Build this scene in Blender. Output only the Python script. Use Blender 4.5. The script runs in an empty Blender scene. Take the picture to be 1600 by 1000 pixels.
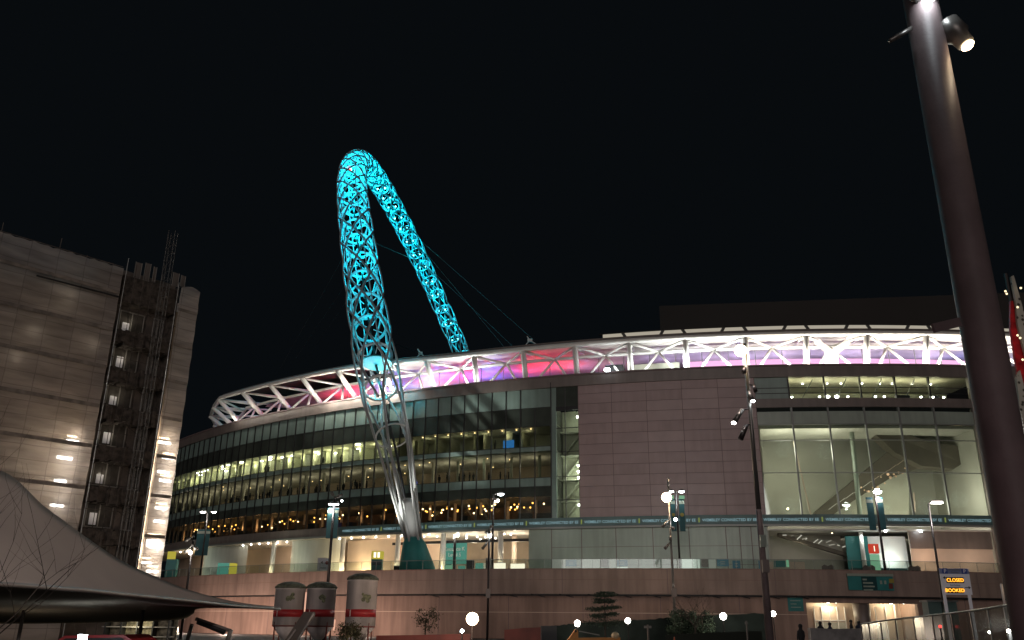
import bpy, math, random
from mathutils import Vector, Matrix
random.seed(7)
R_ = math.radians
sc = bpy.context.scene
COL = sc.collection

# ------------------------------------------------------------------ camera
F = 1332.0; PITCH = R_(19.6); ROLL = R_(0.58); EYE = 1.7
cd = bpy.data.cameras.new('camera'); cam = bpy.data.objects.new('camera', cd); COL.objects.link(cam)
cd.sensor_width = 36.0; cd.lens = F / 1600 * 36.0; cd.clip_end = 3000; cd.clip_start = 0.05
fw = Vector((0, math.cos(PITCH), math.sin(PITCH))); up0 = Vector((0, -math.sin(PITCH), math.cos(PITCH))); rt0 = Vector((1, 0, 0))
cr, sr = math.cos(ROLL), math.sin(ROLL)
# image axes: world-up appears tilted by ROLL to the right
rt = rt0 * cr + up0 * sr
up = up0 * cr - rt0 * sr
cam.matrix_world = Matrix(((rt.x, up.x, -fw.x, 0), (rt.y, up.y, -fw.y, 0), (rt.z, up.z, -fw.z, EYE), (0, 0, 0, 1)))
sc.camera = cam

# ------------------------------------------------------------------ world, moonless city night
w = bpy.data.worlds.new('World'); sc.world = w; w.use_nodes = True
nt = w.node_tree; bg = nt.nodes['Background']
sky = nt.nodes.new('ShaderNodeTexSky'); sky.sky_type = 'NISHITA'; sky.sun_disc = False
sky.sun_elevation = R_(-6.0); sky.sun_rotation = R_(200)
mixs = nt.nodes.new('ShaderNodeMix'); mixs.data_type = 'RGBA'; mixs.blend_type = 'ADD'
mixs.inputs['Factor'].default_value = 1.0
nt.links.new(sky.outputs[0], mixs.inputs['A']); mixs.inputs['B'].default_value = (0.024, 0.033, 0.042, 1)
nt.links.new(mixs.outputs['Result'], bg.inputs['Color']); bg.inputs['Strength'].default_value = 0.1
# faint warm city glow from behind the camera
sl = bpy.data.lights.new('sun', 'SUN'); so = bpy.data.objects.new('sun', sl); COL.objects.link(so)
sl.energy = 0.44; sl.angle = R_(25); sl.color = (1.0, 0.88, 0.84)
so.rotation_euler = Vector((0.18, 1.0, -0.10)).to_track_quat('-Z', 'Y').to_euler()
sc.view_settings.view_transform = 'Standard'; sc.view_settings.look = 'None'; sc.view_settings.exposure = 0; sc.view_settings.gamma = 1
sc.cycles.use_denoising = True
sc.cycles.max_bounces = 6; sc.cycles.diffuse_bounces = 2; sc.cycles.glossy_bounces = 3; sc.cycles.transparent_max_bounces = 16
sc.cycles.transmission_bounces = 4; sc.cycles.sample_clamp_indirect = 4.0; sc.cycles.caustics_reflective = False; sc.cycles.caustics_refractive = False

# ------------------------------------------------------------------ pixel helpers (photo pixels 1600x1000)
def ray(u, v):
    x = (u - 800) / F; y = (500 - v) / F
    xr = x * cr - y * sr; yr = x * sr + y * cr
    return Vector((xr, math.cos(PITCH) - yr * math.sin(PITCH), math.sin(PITCH) + yr * math.cos(PITCH)))
def aty(u, v, Y):
    q = ray(u, v); return q * (Y / q.y) + Vector((0, 0, EYE))
def atz(u, v, z):
    q = ray(u, v); return q * ((z - EYE) / q.z) + Vector((0, 0, EYE))
def px(p):
    p = Vector(p) - Vector((0, 0, EYE)); z = p.dot(fw)
    return 800 + F * p.dot(rt) / z, 500 - F * p.dot(up) / z
CF = (57.4, 283.6); RF = 164.4
CP = (32.6, 223.1); RP = 120.6
def oncyl(u, v, C=CF, Rr=RF):
    q = ray(u, v); a = q.x ** 2 + q.y ** 2; b = -2 * (q.x * C[0] + q.y * C[1]); c = C[0] ** 2 + C[1] ** 2 - Rr * Rr
    t = (-b - math.sqrt(b * b - 4 * a * c)) / (2 * a)
    p = q * t + Vector((0, 0, EYE)); th = math.atan2(p.x - C[0], -(p.y - C[1]))
    return th * Rr, p.z, p
def FS(s, r, z, C=CF, R0=RF):        # arc position s on the facade circle, radius r
    th = s / R0; return Vector((C[0] + r * math.sin(th), C[1] - r * math.cos(th), z))
def PS(s, r, z): return FS(s, r, z, CP, RP)

# ------------------------------------------------------------------ materials
def mat(name, col, rough=0.6, metal=0.0, noise=0.0, nscale=1.0, bump=0.0, spec=0.5, emit=None, es=0.0, col2=None, bscale=None, wave=None):
    m = bpy.data.materials.new(name); m.use_nodes = True; n = m.node_tree; b = n.nodes['Principled BSDF']
    b.inputs['Base Color'].default_value = (*col, 1); b.inputs['Roughness'].default_value = rough; b.inputs['Metallic'].default_value = metal
    b.inputs['Specular IOR Level'].default_value = spec
    tc = n.nodes.new('ShaderNodeTexCoord')
    if noise or col2:
        t = n.nodes.new('ShaderNodeTexNoise'); t.inputs['Scale'].default_value = nscale; t.inputs['Detail'].default_value = 5
        n.links.new(tc.outputs['Object'], t.inputs['Vector'])
        cr_ = n.nodes.new('ShaderNodeValToRGB'); n.links.new(t.outputs['Fac'], cr_.inputs['Fac'])
        c2 = col2 or tuple(max(0, c * (1 - noise)) for c in col); c1 = col if col2 else tuple(min(1, c * (1 + noise)) for c in col)
        cr_.color_ramp.elements[0].position = 0.35; cr_.color_ramp.elements[1].position = 0.65
        cr_.color_ramp.elements[0].color = (*c2, 1); cr_.color_ramp.elements[1].color = (*c1, 1)
        n.links.new(cr_.outputs['Color'], b.inputs['Base Color'])
    if bump:
        t2 = n.nodes.new('ShaderNodeTexNoise'); t2.inputs['Scale'].default_value = bscale or nscale * 4; t2.inputs['Detail'].default_value = 4
        n.links.new(tc.outputs['Object'], t2.inputs['Vector'])
        bp = n.nodes.new('ShaderNodeBump'); bp.inputs['Strength'].default_value = bump; bp.inputs['Distance'].default_value = 0.1
        n.links.new(t2.outputs['Fac'], bp.inputs['Height']); n.links.new(bp.outputs['Normal'], b.inputs['Normal'])
    if emit:
        b.inputs['Emission Color'].default_value = (*emit, 1); b.inputs['Emission Strength'].default_value = es
    return m
def streak(m, amt=.25, sx=1.3, sz=.12):
    n = m.node_tree; b = n.nodes['Principled BSDF']; l = b.inputs['Base Color'].links[0]; src = l.from_socket
    tc = n.nodes.new('ShaderNodeTexCoord'); mp = n.nodes.new('ShaderNodeMapping'); mp.inputs['Scale'].default_value = (sx, sx, sz); t = n.nodes.new('ShaderNodeTexNoise'); t.inputs['Scale'].default_value = 1.0; t.inputs['Detail'].default_value = 6
    n.links.new(tc.outputs['Object'], mp.inputs[0]); n.links.new(mp.outputs[0], t.inputs['Vector']); r = n.nodes.new('ShaderNodeValToRGB'); r.color_ramp.elements[0].position = .38; r.color_ramp.elements[1].position = .62
    v = 1 - amt; r.color_ramp.elements[0].color = (v, v, v, 1); n.links.new(t.outputs['Fac'], r.inputs['Fac'])
    ml = n.nodes.new('ShaderNodeMix'); ml.data_type = 'RGBA'; ml.blend_type = 'MULTIPLY'; ml.inputs['Factor'].default_value = 1.0
    n.links.new(src, ml.inputs['A']); n.links.new(r.outputs['Color'], ml.inputs['B']); n.links.new(ml.outputs['Result'], b.inputs['Base Color']); return m
def emi(name, col, s):
    m = bpy.data.materials.new(name); m.use_nodes = True; n = m.node_tree
    n.nodes.remove(n.nodes['Principled BSDF']); e = n.nodes.new('ShaderNodeEmission')
    e.inputs['Color'].default_value = (*col, 1); e.inputs['Strength'].default_value = s
    n.links.new(e.outputs[0], n.nodes['Material Output'].inputs['Surface'])
    return m
def glass(name, tint, gloss=0.12, rough=0.02):
    m = bpy.data.materials.new(name); m.use_nodes = True; n = m.node_tree
    n.nodes.remove(n.nodes['Principled BSDF'])
    t = n.nodes.new('ShaderNodeBsdfTransparent'); t.inputs['Color'].default_value = (*tint, 1)
    g = n.nodes.new('ShaderNodeBsdfGlossy'); g.inputs['Roughness'].default_value = rough; g.inputs['Color'].default_value = (0.8, 0.9, 0.9, 1)
    mx = n.nodes.new('ShaderNodeMixShader'); mx.inputs[0].default_value = gloss
    n.links.new(t.outputs[0], mx.inputs[1]); n.links.new(g.outputs[0], mx.inputs[2]); n.links.new(mx.outputs[0], n.nodes['Material Output'].inputs['Surface'])
    return m
def cloth(name, col, trans=0.35, noise=0.15, nscale=0.6, folds=0.0):
    m = bpy.data.materials.new(name); m.use_nodes = True; n = m.node_tree
    n.nodes.remove(n.nodes['Principled BSDF'])
    d = n.nodes.new('ShaderNodeBsdfDiffuse'); t = n.nodes.new('ShaderNodeBsdfTranslucent')
    tc = n.nodes.new('ShaderNodeTexCoord'); nz = n.nodes.new('ShaderNodeTexNoise'); nz.inputs['Scale'].default_value = nscale; nz.inputs['Detail'].default_value = 6
    mp = n.nodes.new('ShaderNodeMapping'); mp.inputs['Scale'].default_value = (.45, .45, 2.6) if folds else (1, 1, 1)
    n.links.new(tc.outputs['Object'], mp.inputs['Vector']); n.links.new(mp.outputs[0], nz.inputs['Vector'])
    rp = n.nodes.new('ShaderNodeValToRGB'); rp.color_ramp.elements[0].position = 0.3; rp.color_ramp.elements[1].position = 0.7
    rp.color_ramp.elements[0].color = (*[c * (1 - noise) for c in col], 1); rp.color_ramp.elements[1].color = (*[min(1, c * (1 + noise)) for c in col], 1)
    n.links.new(nz.outputs['Fac'], rp.inputs['Fac'])
    n.links.new(rp.outputs[0], d.inputs['Color']); n.links.new(rp.outputs[0], t.inputs['Color'])
    if folds:
        dp = n.nodes.new('ShaderNodeVectorMath'); dp.operation = 'DOT_PRODUCT'; dp.inputs[1].default_value = (-.683, -.730, 0); n.links.new(tc.outputs['Object'], dp.inputs[0])
        sp = n.nodes.new('ShaderNodeSeparateXYZ'); n.links.new(tc.outputs['Object'], sp.inputs[0]); cb = n.nodes.new('ShaderNodeCombineXYZ')
        n.links.new(dp.outputs['Value'], cb.inputs[0]); n.links.new(sp.outputs['Z'], cb.inputs[1])
        bk = n.nodes.new('ShaderNodeTexBrick'); bk.offset = 0.0; bk.inputs['Scale'].default_value = 1.0; bk.inputs['Brick Width'].default_value = 2.05; bk.inputs['Row Height'].default_value = 1.05; bk.inputs['Mortar Size'].default_value = .035
        bk.inputs['Color1'].default_value = (.82, .82, .82, 1); bk.inputs['Color2'].default_value = (1.0, 1.0, 1.0, 1); bk.inputs['Mortar'].default_value = (.66, .66, .66, 1); n.links.new(cb.outputs[0], bk.inputs['Vector'])
        ml = n.nodes.new('ShaderNodeMix'); ml.data_type = 'RGBA'; ml.blend_type = 'MULTIPLY'; ml.inputs['Factor'].default_value = 1.0
        n.links.new(rp.outputs[0], ml.inputs['A']); n.links.new(bk.outputs['Color'], ml.inputs['B']); n.links.new(ml.outputs['Result'], d.inputs['Color']); n.links.new(ml.outputs['Result'], t.inputs['Color'])
        bp = n.nodes.new('ShaderNodeBump'); bp.inputs['Strength'].default_value = folds; bp.inputs['Distance'].default_value = 0.25
        n.links.new(nz.outputs['Fac'], bp.inputs['Height']); n.links.new(bp.outputs[0], d.inputs['Normal'])
    mx = n.nodes.new('ShaderNodeMixShader'); mx.inputs[0].default_value = trans
    n.links.new(d.outputs[0], mx.inputs[1]); n.links.new(t.outputs[0], mx.inputs[2])
    if folds:      # open weave lets some of what is behind show
        tr = n.nodes.new('ShaderNodeBsdfTransparent'); m2 = n.nodes.new('ShaderNodeMixShader'); m2.inputs[0].default_value = .16
        n.links.new(mx.outputs[0], m2.inputs[1]); n.links.new(tr.outputs[0], m2.inputs[2]); mx = m2
    n.links.new(mx.outputs[0], n.nodes['Material Output'].inputs['Surface'])
    return m
M = dict(
 asphalt=mat('asphalt', (.05, .048, .046), .7, noise=.3, nscale=.4, bump=.2, bscale=8),
 paving=mat('paving', (.22, .20, .18), .6, noise=.2, nscale=.5),
 mauve=mat('mauve_panel', (.36, .255, .25), .45, noise=.06, nscale=.3),
 mauve_seam=mat('panel_seam', (.19, .135, .135), .7),
 podium=mat('podium_concrete', (.33, .245, .21), .75, noise=.10, nscale=.25, bump=.15, bscale=2),
 podium_low=mat('podium_render', (.37, .25, .205), .8, noise=.14, nscale=.18, bump=.2, bscale=1.2),
 coping=mat('coping', (.26, .17, .14), .7, noise=.1),
 fascia=mat('fascia', (.20, .165, .15), .45, noise=.08, nscale=.4),
 white=mat('white_steel', (.78, .76, .72), .4, noise=.05, nscale=.6),
 arch=mat('arch_steel', (.50, .50, .50), .38, noise=.05, nscale=.5), archshaded=mat('arch_steel_shaded', (.34, .34, .34), .4, noise=.06, nscale=.5),  # same paint; tubes darkened to look unlit against the inner frames
 soffit=mat('soffit', (.66, .63, .58), .6, noise=.05, nscale=.5),
 roof_in=mat('roof_lining', (.55, .52, .55), .5, noise=.4, nscale=.12),
 roofdark=mat('roof_dark', (.030, .026, .023), .8, noise=.08, nscale=.1),
 spandrel=mat('spandrel_glass', (.23, .31, .28), .25, noise=.10, nscale=.35),
 darkglass=mat('dark_spandrel', (.055, .065, .055), .15, noise=.3, nscale=.25),
 mullion=mat('mullion', (.02, .02, .02), .4),
 midgrey=mat('grey_metal', (.22, .23, .22), .4, metal=.2),
 slab=mat('slab', (.12, .12, .11), .8),
 ceil=mat('ceiling', (.55, .52, .44), .8, noise=.1, nscale=.4),
 wallwarm=mat('interior_warm', (.42, .33, .25), .8, noise=.2, nscale=.25),
 wallpale=mat('interior_pale', (.55, .55, .45), .8, noise=.15, nscale=.2),
 bar=mat('bar_wall', (.16, .09, .05), .6, noise=.6, nscale=.35),
 panelgreen=mat('panel_greenish', (.33, .385, .33), .35, noise=.07, nscale=.3),
 drum=mat('drum_wall', (.55, .56, .50), .5, noise=.06, nscale=.25),
 cream=mat('cream_wall', (.66, .52, .42), .7, noise=.08, nscale=.3),
 grey_in=mat('olive_wall', (.48, .475, .41), .7, noise=.12, nscale=.15),
 stair=mat('stair_soffit', (.13, .115, .09), .7, noise=.15, nscale=.3),
 teal=mat('teal_paint', (.030, .20, .20), .45, noise=.08, nscale=.8),
 tealdark=mat('teal_dark', (.01, .055, .06), .4),
 blue=mat('sign_blue', (.04, .19, .30), .4),
 pole=mat('pole_dark', (.035, .028, .028), .35, metal=.3),
 poleg=mat('pole_grey', (.16, .15, .14), .35, metal=.5),
 bigpole=mat('mast_paint', (.155, .118, .12), .55, metal=.0, spec=.25, noise=.15, nscale=2.0, bump=.05, bscale=20),
 signwhite=mat('sign_white', (.70, .67, .70), .5, emit=(.8, .78, .85), es=.05),  # slight glow added so the white boards read as lit
 signblue=mat('sign_parking_blue', (.05, .09, .36), .4),
 black=mat('matt_black', (.012, .012, .014), .6),
 silo=mat('silo_white', (.62, .57, .57), .6, noise=.10, nscale=.8),
 silotop=mat('silo_lid', (.10, .11, .08), .8, noise=.4, nscale=3),
 red=mat('red_paint', (.36, .02, .025), .5, noise=.1, nscale=1),
 redd=mat('red_dull', (.16, .03, .022), .6, noise=.3, nscale=.5),
 orange=mat('orange_play', (.55, .22, .03), .5, noise=.15),
 creamf=mat('cream_paint', (.6, .48, .3), .5),
 bark=mat('bark', (.07, .055, .045), .9, noise=.3, nscale=4),
 leaf=mat('evergreen_leaf', (.035, .06, .035), .7, noise=.4, nscale=1.5),
 leaf2=mat('shrub_leaf', (.07, .065, .03), .7, noise=.4, nscale=1.5),
 hedge=mat('hoarding_dark', (.016, .022, .020), .95, spec=.03, noise=.3, nscale=.6),
 recess=mat('recess_wall', (.15, .125, .11), .9, noise=.35, nscale=.8),
 netting=mat('netting', (.085, .07, .06), .95, noise=.5, nscale=2.5, bump=.4),
 wframe=mat('window_frame', (.32, .30, .28), .5),
 wpane=mat('window_pane', (.10, .09, .08), .12, noise=.4, nscale=.9),
 galv=mat('galvanised', (.30, .30, .29), .35, metal=.6),
 skin=mat('skin', (.35, .2, .14), .6),
 clothes=mat('dark_clothes', (.02, .02, .024), .8),
 clothes2=mat('navy_clothes', (.03, .04, .07), .8),
 glassclear=glass('clear_glass', (.86, .90, .86), .10),
 glassdim=glass('tinted_glass', (.70, .75, .68), .045, .06),
 glassrail=glass('rail_glass', (.84, .88, .86), .06, .05),
 membrane=cloth('tent_membrane', (.46, .39, .36), .18, .06, .5),
 sheeting=cloth('scaffold_sheeting', (.56, .50, .465), .40, .26, .7, folds=.9),
 stone=mat('stone_ramp', (.25, .24, .24), .35, noise=.35, nscale=1.2),
 bulb=emi('bulb_white', (1, .95, .85), 30), bulbc=emi('bulb_cool', (.85, .95, 1), 30), bulbw=emi('bulb_warm', (1, .72, .42), 26),
 amber=emi('bulb_amber', (1, .42, .08), 5.5), amber2=emi('bulb_peach', (1, .62, .30), 9),
 ledcyan=emi('led_cyan', (.35, .95, 1), 14), redbulb=emi('beacon_red', (1, .05, .05), 14),
 pinkled=emi('led_board_pink', (1.0, .52, .84), 1.1), textled=emi('led_text', (.26, .42, .46), .75), textledhi=emi('led_text_green', (.40, .5, .14), .4),
 orangeled=emi('dot_orange', (1, .38, .03), 3.0),
 strip=emi('roof_light_strip', (1.0, .90, .72), .40),
 ticket=emi('lit_panel', (.80, .90, .78), .62), ticketw=emi('lit_panel_white', (.95, .85, .65), 1.6),
 greenlit=emi('lit_green', (.30, .62, .38), .6), tealit=emi('lit_teal_banner', (.13, .42, .32), .55),
 yellowlit=emi('lit_yellow', (.70, .60, .08), .6), redlit=emi('lit_red', (.62, .06, .03), .8), bluelit=emi('screen_blue', (.03, .08, .75), 1.2),
 ledband=mat('led_band', (.10, .17, .17), .5, noise=.1, nscale=.4),
)

for k_, a_ in (('podium', .22), ('podium_low', .26), ('mauve', .10), ('panelgreen', .12), ('silo', .30), ('fascia', .15), ('drum', .12), ('spandrel', .14)): streak(M[k_], a_)
# ------------------------------------------------------------------ mesh building
class MB:
    def __init__(s): s.v = []; s.f = []
    def add(s, vs, fs):
        o = len(s.v); s.v += [tuple(p) for p in vs]; s.f += [tuple(i + o for i in f) for f in fs]; return s
    def box(s, c, d, rz=0.0, ax=None):
        if ax is None: ax = (Vector((math.cos(rz), math.sin(rz), 0)), Vector((-math.sin(rz), math.cos(rz), 0)), Vector((0, 0, 1)))
        c = Vector(c); vs = []
        for k in (-.5, .5):
            for j in (-.5, .5):
                for i in (-.5, .5): vs.append(c + ax[0] * (i * d[0]) + ax[1] * (j * d[1]) + ax[2] * (k * d[2]))
        return s.add(vs, [(0, 2, 3, 1), (4, 5, 7, 6), (0, 1, 5, 4), (2, 6, 7, 3), (0, 4, 6, 2), (1, 3, 7, 5)])
    def beam(s, a, b, w, h=None, upv=(0, 0, 1)):
        a = Vector(a); b = Vector(b); d = b - a; L = d.length
        if L < 1e-6: return s
        d /= L; x = d.cross(Vector(upv))
        if x.length < 1e-3: x = d.cross(Vector((1, 0, 0)))
        x.normalize(); y = x.cross(d); return s.box((a + b) / 2, (w, L, h or w), ax=(x, d, y))
    def tube(s, a, b, r, r2=None, n=8, cap=True):
        return s.poly([a, b], [r, r if r2 is None else r2], n, cap)
    def poly(s, pts, rs, n=8, cap=True, closed=False):
        pts = [Vector(p) for p in pts]; m = len(pts)
        if not hasattr(rs, '__len__'): rs = [rs] * m
        vs = []; x = None
        for i, p in enumerate(pts):
            if closed: t = pts[(i + 1) % m] - pts[i - 1]
            else: t = pts[min(i + 1, m - 1)] - pts[max(i - 1, 0)]
            t.normalize()
            if x is None:
                x = t.cross(Vector((0, 0, 1)))
                if x.length < .05: x = t.cross(Vector((1, 0, 0)))
            else: x = x - t * x.dot(t)
            x.normalize(); y = t.cross(x)
            for k in range(n):
                a = 2 * math.pi * k / n; vs.append(p + (x * math.cos(a) + y * math.sin(a)) * rs[i])
        fs = []
        for i in range(m if closed else m - 1):
            j = (i + 1) % m
            for k in range(n): fs.append((i * n + k, i * n + (k + 1) % n, j * n + (k + 1) % n, j * n + k))
        if cap and not closed: fs += [tuple(range(n))[::-1], tuple((m - 1) * n + k for k in range(n))]
        return s.add(vs, fs)
    def lathe(s, c, prof, n=24, axis=(0, 0, 1), cap=True):     # prof: (radius, height) list
        c = Vector(c); a = Vector(axis).normalized(); x = a.orthogonal().normalized(); y = a.cross(x)
        vs = []
        for r, h in prof:
            for k in range(n):
                t = 2 * math.pi * k / n; vs.append(c + a * h + (x * math.cos(t) + y * math.sin(t)) * r)
        fs = [(i * n + k, i * n + (k + 1) % n, (i + 1) * n + (k + 1) % n, (i + 1) * n + k) for i in range(len(prof) - 1) for k in range(n)]
        if cap: fs += [tuple(range(n))[::-1], tuple((len(prof) - 1) * n + k for k in range(n))]
        return s.add(vs, fs)
    def ball(s, c, r, n=10, sq=1.0):
        return s.lathe(c, [(r * math.sin(math.pi * i / 8) + 1e-4, -r * sq * math.cos(math.pi * i / 8)) for i in range(9)], n)
    def arc(s, fn, s0, s1, r0, r1, z0, z1, step=2.0):          # curved box
        n = max(1, int(abs(s1 - s0) / step)); vs = []
        for i in range(n + 1):
            q = s0 + (s1 - s0) * i / n
            vs += [fn(q, r0, z0), fn(q, r1, z0), fn(q, r1, z1), fn(q, r0, z1)]
        fs = []
        for i in range(n):
            a = i * 4; b = a + 4
            for k in range(4): fs.append((a + k, a + (k + 1) % 4, b + (k + 1) % 4, b + k))
        fs += [(3, 2, 1, 0), tuple(n * 4 + k for k in range(4))]
        return s.add(vs, fs)
    def prism(s, poly, d):                                      # planar polygon extruded by vector d
        n = len(poly); a = [Vector(p) for p in poly]; b = [p + Vector(d) for p in a]
        return s.add(a + b, [tuple(range(n))[::-1], tuple(range(n, 2 * n))] + [(i, (i + 1) % n, n + (i + 1) % n, n + i) for i in range(n)])
    def build(s, name, m, parent=None, smooth=False, loc=None):
        me = bpy.data.meshes.new(name); me.from_pydata(s.v, [], s.f)
        if smooth: me.polygons.foreach_set('use_smooth', [True] * len(me.polygons))
        if m: me.materials.append(M[m] if isinstance(m, str) else m)
        me.update(); o = bpy.data.objects.new(name, me); COL.objects.link(o)
        if parent: o.parent = parent; o.matrix_parent_inverse = parent.matrix_world.inverted()
        return o
def tag(o, label=None, cat=None, group=None, kind=None):
    for k, v in (('label', label), ('category', cat), ('group', group), ('kind', kind)):
        if v: o[k] = v
    return o
def empty(name, loc, label=None, cat=None, group=None):
    o = bpy.data.objects.new(name, None); COL.objects.link(o); o.location = loc; o.matrix_world = Matrix.Translation(Vector(loc))
    return tag(o, label, cat, group)
def kids(o): return [c for c in bpy.data.objects if c.parent == o]
def dup(o, loc, label=None, rz=0.0, sc_=1.0):
    r = o.copy(); COL.objects.link(r)
    if label: r['label'] = label
    for c in kids(o):
        d = c.copy(); COL.objects.link(d); d.parent = r
        for g in kids(c):
            e = g.copy(); COL.objects.link(e); e.parent = d
    r.location = loc; r.rotation_euler = (0, 0, rz); r.scale = (sc_,) * 3
    return r
def plight(loc, col, e, r=.15, spot=None, aim=None, name='lamp_light', blend=.5):
    l = bpy.data.lights.new(name, 'SPOT' if spot else 'POINT'); l.energy = e; l.color = col; l.shadow_soft_size = r
    if spot: l.spot_size = R_(spot); l.spot_blend = blend
    o = bpy.data.objects.new(name, l); COL.objects.link(o); o.location = loc
    if aim is not None: o.rotation_euler = (Vector(aim) - Vector(loc)).to_track_quat('-Z', 'Y').to_euler()
    return o
def text_mesh(txt, size, fn, name, m, parent, thick=0.0, align='CENTER', spacing=1.0):
    cu = bpy.data.curves.new(name, 'FONT'); cu.body = txt; cu.size = size; cu.align_x = align; cu.extrude = thick; cu.space_character = spacing; cu.offset = size * .012
    t = bpy.data.objects.new(name, cu); COL.objects.link(t)
    dg = bpy.context.evaluated_depsgraph_get(); dg.update(); me = bpy.data.meshes.new_from_object(t.evaluated_get(dg))
    bpy.data.objects.remove(t)
    for v in me.vertices: v.co = fn(v.co)
    me.materials.clear(); me.materials.append(M[m]); me.name = name
    o = bpy.data.objects.new(name, me); COL.objects.link(o)
    if parent: o.parent = parent; o.matrix_parent_inverse = parent.matrix_world.inverted()
    return o

# ================================================================== SETTING
tag(MB().add([(-1500, -600, 0), (1500, -600, 0), (1500, 2400, 0), (-1500, 2400, 0)], [(0, 1, 2, 3)]).build('ground', 'asphalt'), kind='structure')
mb = MB(); mb.arc(PS, -150, 110, RP - 60, RP - .8, 6.85, 7.0, 3); tag(mb.build('concourse', 'paving'), 'pale paved upper concourse behind the parapet', kind='structure')

# ================================================================== PODIUM
pod = empty('podium', PS(0, RP, 0), 'long brownish concrete podium wall below the glass stadium', 'podium')
mb = MB(); mb.arc(PS, -150, 110, RP - .45, RP, 5.05, 7.84, 2.2); mb.build('parapet', 'podium', pod)
mb = MB(); mb.arc(PS, -150, 110, RP - .50, RP + .03, 7.843, 7.95, 2.2); mb.build('coping', 'coping', pod)
s_e0 = oncyl(1265, 950, CP, RP)[0]; s_e1 = oncyl(1442, 950, CP, RP)[0]
mb = MB()
mb.arc(PS, -150, s_e0, RP - 1.6, RP - 1.0, 0, 5.04, 2.2); mb.build('wall', 'podium_low', pod)
mb = MB(); mb.arc(PS, s_e1, 110, RP - 1.6, RP - 1.0, 0, 5.04, 2.2); mb.build('wall', 'podium_low', pod); mb = MB()
mb.arc(PS, s_e0 + .002, s_e1 - .002, RP - 1.6, RP - 1.0, 4.3, 5.04, 2.2); mb.build('lintel', 'podium_low', pod)
mb = MB(); mb.arc(PS, -150, 110, RP - .9, RP - .2, 4.86, 5.0, 2.2); mb.build('service_pipe', 'black', pod)
for k in range(14):
    s = -44 + k * 3.4
    MB().beam(PS(s, RP - .15, 5.04), PS(s + 1.7, RP - .55, 4.7), .09).build('pipe_bracket', 'black', pod)
for k in range(-12, 9):
    s = k * 12.3 - 2
    MB().arc(PS, s, s + .06, RP - .01, RP + .012, 5.06, 7.84).build('panel_joint', 'mauve_seam', pod)
for k in range(-12, 9):
    s = k * 9.1 + 3
    if s_e0 < s < s_e1: continue
    MB().arc(PS, s, s + .07, RP - 1.01, RP - .985, 0.02, 4.8).build('lower_joint', 'mauve_seam', pod)
mb = MB(); mb.arc(PS, -150, s_e0, RP - 1.01, RP - .975, 2.95, 3.02, 2.2); mb.build('string_course', 'cream', pod)
mb = MB(); mb.arc(PS, -150, 110, RP - .01, RP + .008, 6.63, 6.68, 2.2); mb.build('groove', 'coping', pod)
# service entrance recess
mb = MB(); mb.arc(PS, s_e0 - 1, s_e1 + 1, RP - 6.6, RP - 6.4, 0, 5.0, 2); mb.build('recess_wall', 'cream', pod)
mb = MB(); mb.arc(PS, s_e0 - 1, s_e1 + 1, RP - 6.4, RP - 1.61, 4.6, 4.75, 2); mb.build('recess_ceiling', 'soffit', pod)
MB().arc(PS, s_e0 - 1.2, s_e0 - 1.0, RP - 6.4, RP - 1.62, 0, 4.6, 2).build('side_wall', 'podium_low', pod); MB().arc(PS, s_e1 + 1.0, s_e1 + 1.2, RP - 6.4, RP - 1.62, 0, 4.6, 2).build('side_wall', 'podium_low', pod)
def on(u, v, dr): return oncyl(u, v, CP, RP - dr)
# lit double doors
for (u0, u1, dr, lit) in ((1272, 1320, 5.4, 1), (1368, 1384, 5.4, 1)):
    sa = on(u0, 960, dr)[0] * RP / (RP - dr); sb = on(u1, 960, dr)[0] * RP / (RP - dr)
    mb = MB(); mb.arc(PS, sa, sb, RP - dr - .1, RP - dr, .05, 4.0, 1)
    dr_ = mb.build('doorway', 'cream', pod)
    nb = max(1, int(round((sb - sa) / 1.1)))
    for i in range(nb + 1):
        q = sa + (sb - sa) * i / nb; MB().arc(PS, q - .05, q + .05, RP - dr, RP - dr + .1, .05, 4.0, 1).build('door_frame', 'white', dr_)
    MB().arc(PS, sa, sb, RP - dr, RP - dr + .12, 2.35, 2.47, 1).build('transom', 'white', dr_)
    for i in range(nb):
        q = sa + (sb - sa) * (i + .5) / nb; MB().arc(PS, q - .42, q + .42, RP - dr + .005, RP - dr + .04, .1, 2.2, 1).build('door_leaf', 'grey_in', dr_)
sm = (s_e0 + s_e1) / 2
MB().lathe(PS(oncyl(1362, 960, CP, RP)[0], RP - 2.4, 0), [(.95, 0), (.95, 4.6)], 20).build('pillar', 'fascia', pod, True)
for (u, v, dr) in ((1293, 935, 5.0), (1305, 930, 3.2), (1391, 936, 5.0), (1410, 931, 3.2)):
    s, z, p = on(u, v, dr); p = PS(s * RP / (RP - dr), RP - dr, 4.45)
    MB().ball(p, .17, 10, .7).build('ceiling_lamp', 'bulb', pod)
    plight(p - Vector((0, 0, .35)), (1, .85, .55), 170 if dr > 4 else 90, .15)
for k, u in enumerate((1400, 1416, 1432)):      # roller shutter frames to the right
    s = on(u, 960, 5.6)[0] * RP / (RP - 5.6)
    MB().arc(PS, s - .06, s + .06, RP - 5.9, RP - 5.7, 0, 4.3).build('shutter_frame', 'white', pod)
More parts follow.
